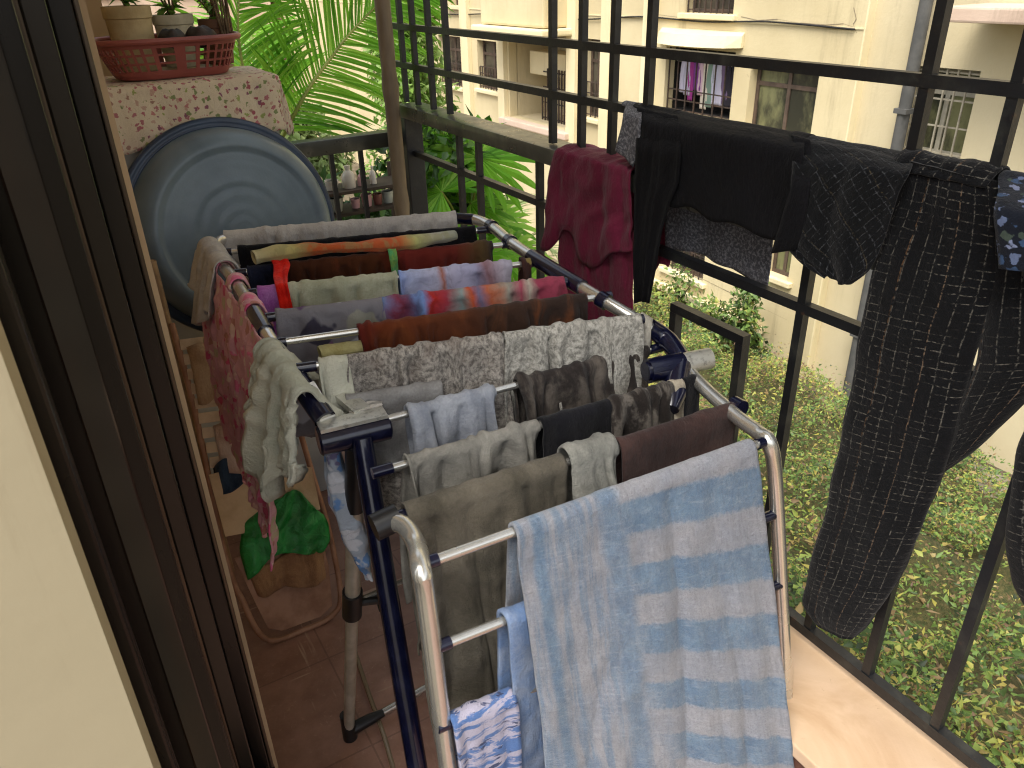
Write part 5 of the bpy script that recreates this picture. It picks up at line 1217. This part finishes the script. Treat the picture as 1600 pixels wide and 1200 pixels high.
for k, (px, py, x, r_, nv, ud) in enumerate(((700, 238, 1.6, .30, (-.4, -.6, .7), (-.3, .2, 1)), (748, 246, 1.7, .30, (-.3, -.7, .6), (.6, 0, .7)), (690, 300, 1.5, .24, (-.5, -.5, .7), (-.6, .3, .6)), (735, 318, 1.7, .24, (-.2, -.6, .8), (.4, -.3, .4)),
        (770, 345, 1.9, .26, (-.1, -.6, .8), (.9, -.2, -.1)), (705, 372, 1.5, .20, (-.4, -.5, .8), (0, -.5, .2)), (790, 395, 1.8, .24, (-.1, -.5, .8), (.9, -.5, -.3)), (745, 400, 1.55, .2, (-.4, -.4, .8), (-.4, -.5, 0)), (820, 440, 1.7, .22, (0, -.5, .8), (.9, -.5, -.4)))):
    c = PX(px, py, x); lf_ = fan(c, nv, ud, r_, fp, m_fan, 20+k)
    MB().tube(smooth_path([fc, (fc+c)/2+Vector((0, 0, .08)), c], 5), .006, 6).build('stalk', m_rachis, lf_, smooth=True)
fr2 = thing('feather_palm', 'paler feather palm with drooping fronds below the handrail', 'palm', (2.3, 3.6, ZG))
c2 = PX(780, 500, 2.3); fr2.location = (c2.x, c2.y, ZG)
MB().tube([(c2.x, c2.y, ZG), tuple(c2)], [.07, .05], 12).build('trunk', m_bark, fr2, smooth=True)
m_palepalm = leafmat('pale_frond_green', [(0, '6A7E46'), (.5, '93A66A'), (1, 'B5BF92')], .45)
for k, pts in enumerate((((790, 400, 2.2), (850, 385, 2.3), (910, 430, 2.4)), ((800, 420, 2.1), (860, 440, 2.1), (900, 500, 2.1)), ((770, 380, 2.4), (800, 320, 2.6), (850, 320, 2.8)), ((740, 420, 2.2), (720, 350, 2.3), (690, 330, 2.4)), ((830, 460, 2.0), (900, 480, 2.0), (980, 540, 2.0)))):
    frond([c2]+[PX(*q_) for q_ in pts], fr2, m_palepalm, 34, .34, .014, 40+k, droop=.5, spread=62)

def shrub(name, label, cat, c, rad, n, L, mat, seed, trunk=True, group=None, lumps=9):
    rs_ = np.random.RandomState(seed); th = thing(name, label, cat, (c[0], c[1], ZG), group); c = np.array(c); rad = np.array(rad)
    cen = c+rs_.uniform(-.75, .75, (lumps, 3))*rad; rr_ = rs_.uniform(.3, .55, lumps)
    if trunk:
        tk = MB(); base = Vector((c[0], c[1], ZG)); fork = Vector((c[0], c[1], c[2]-rad[2]*.6)); tk.tube([base, base.lerp(fork, .5)+Vector((.04, .02, 0)), fork], [.07, .055, .045], 10)
        tk.build('trunk', m_bark, th, smooth=True)
        for q_ in cen: MB().tube([fork, (fork+Vector(q_))/2+Vector((0, 0, -.05)), Vector(q_)], [.028, .018, .008], 7).build('limb', m_bark, th, smooth=True)
    idx = rs_.randint(0, lumps, n); v = rs_.randn(n, 3); v /= np.linalg.norm(v, axis=1)[:, None]
    P = cen[idx]+v*(rr_[idx][:, None])*rad*(rs_.rand(n, 1)**.4)
    D_ = v*.6+rs_.randn(n, 3)*.6; D_[:, 2] -= .15
    tint = np.clip(.45+.2*rs_.randn(n)+(rs_.rand(lumps)[idx]-.5)*.4, 0, 1)
    leaf_mesh('crown', P, D_, v+np.array([0, 0, 1.]), L*(.6+.7*rs_.rand(n)), L*.5*(.6+.6*rs_.rand(n)), tint, mat, th); return th
shrub('shrub', 'dark leafy shrub filling the corner behind the ornament shelf', 'shrub', PY(560, 330, 3.5), (.75, .35, .42), 5200, .075, m_dark, 61)
shrub('shrub', 'dark bushy shrub low behind the corner post and bamboo pole', 'shrub', PY(596, 400, 3.6), (.3, .3, .3), 1800, .07, m_dark, 62)
shrub('tree', 'slender light green tree seen between the bamboo pole and the grille corner', 'tree', PY(630, 120, 7.5), (.45, .5, 1.5), 5200, .11, leafmat('light_tree_leaves', [(0, '5A7A34'), (.5, '86A850'), (1, 'B4C882')], .5), 63, lumps=14)
shrub('shrub', 'pale shrub far behind the palm near the end building', 'shrub', PY(470, 190, 9.0), (.9, .8, .5), 3000, .12, leafmat('dull_leaves', [(0, '4A5A30'), (.5, '6A7E48'), (1, '93A26A')], .4), 64)

# ground cover below the balcony
def ztop(x, y):
    return -1.22-(x-1.3)*.28+.16*np.sin(x*2.1+y*1.3)+.12*np.sin(x*4.3-y*3.1+1)+.10*np.sin(y*5.2+x*1.7)
nL = 190000; rs_ = np.random.RandomState(8)
gx = rs_.rand(nL)**.85*6.5+1.25; gy = rs_.rand(nL)*10.5-1.5
dn_ = np.sin(gx*5.1+3*np.sin(gy*2.2))*np.sin(gy*4.3+2*np.sin(gx*3.1)); keep = ~((gx > 6.3) & (gy < 2.3) & (gy > .2)) & (rs_.rand(nL) < .72+.4*dn_); gx, gy = gx[keep], gy[keep]; n_ = len(gx)
zt = ztop(gx, gy); hole = np.sin(gx*7.3+2*np.sin(gy*3))*np.sin(gy*6.1+2*np.sin(gx*2.3))
gz = zt-rs_.rand(n_)**2*.30-(hole > .38)*.32+np.where(rs_.rand(n_) < .12, rs_.rand(n_)*.22, 0)+.09*dn_[keep]
sp_ = np.clip((np.sin(gx*1.9+gy*2.7)+np.sin(gx*3.7-gy*1.1+2))*.12, -.25, .3)
tint = np.clip(.46+.24*rs_.randn(n_)+sp_*1.4, 0, 1); tint = np.where(rs_.rand(n_) < .16, rs_.uniform(.8, 1, n_), tint)
D_ = rs_.randn(n_, 3); D_[:, 2] = np.abs(D_[:, 2])*.5+.1
o = leaf_mesh('ground_cover', np.stack([gx, gy, gz], 1), D_, np.tile([-.25, -.1, 1.], (n_, 1))+rs_.randn(n_, 3)*.45, (.020+.070*rs_.rand(n_)**2.2)*(1.15-.04*gx), (.010+.032*rs_.rand(n_)**2.2)*(1.15-.04*gx), tint, m_cover)
tag(o, 'dense mixed green and yellowish leafy ground cover below the balcony', 'ground cover', kind='stuff')
xs = np.linspace(1.2, 7.95, 60); ys = np.linspace(-1.6, 9.1, 90); XX, YY = np.meshgrid(xs, ys)
ZZ = ztop(XX, YY)-.34; ZZ = np.where((XX > 6.2) & (YY < 2.4) & (YY > .1), ZG-.03, ZZ)
F = [(i*60+k, i*60+k+1, (i+1)*60+k+1, (i+1)*60+k) for i in range(89) for k in range(59)]
o = link('undergrowth', mesh_np('undergrowth', np.stack([XX, YY, ZZ], 2).reshape(-1, 3), F), plain('tangled_stems', '38401F', '5C5432', .95, scale=30, bump=.02)); tag(o, 'tangled brown stems beneath the leafy ground cover', 'undergrowth', kind='stuff')
# plants in front of the garden recess
for k, (px, py, x, lab) in enumerate(((1060, 510, 7.3, 'leggy green plant at the left of the garden recess'), (1120, 540, 7.2, 'bushy green plant at the centre of the garden recess'), (1165, 500, 7.4, 'climbing green plant at the right edge of the garden recess'), (1040, 470, 7.5, 'thin vine over the far ledge of the garden recess'))):
    c = PX(px, py, x); shrub('garden_plant', lab, 'plant', tuple(c), (.35, .45, .75 if k < 3 else .4), 900 if k < 3 else 300, .10, m_cover, 70+k, group='plants by the garden recess', lumps=8)
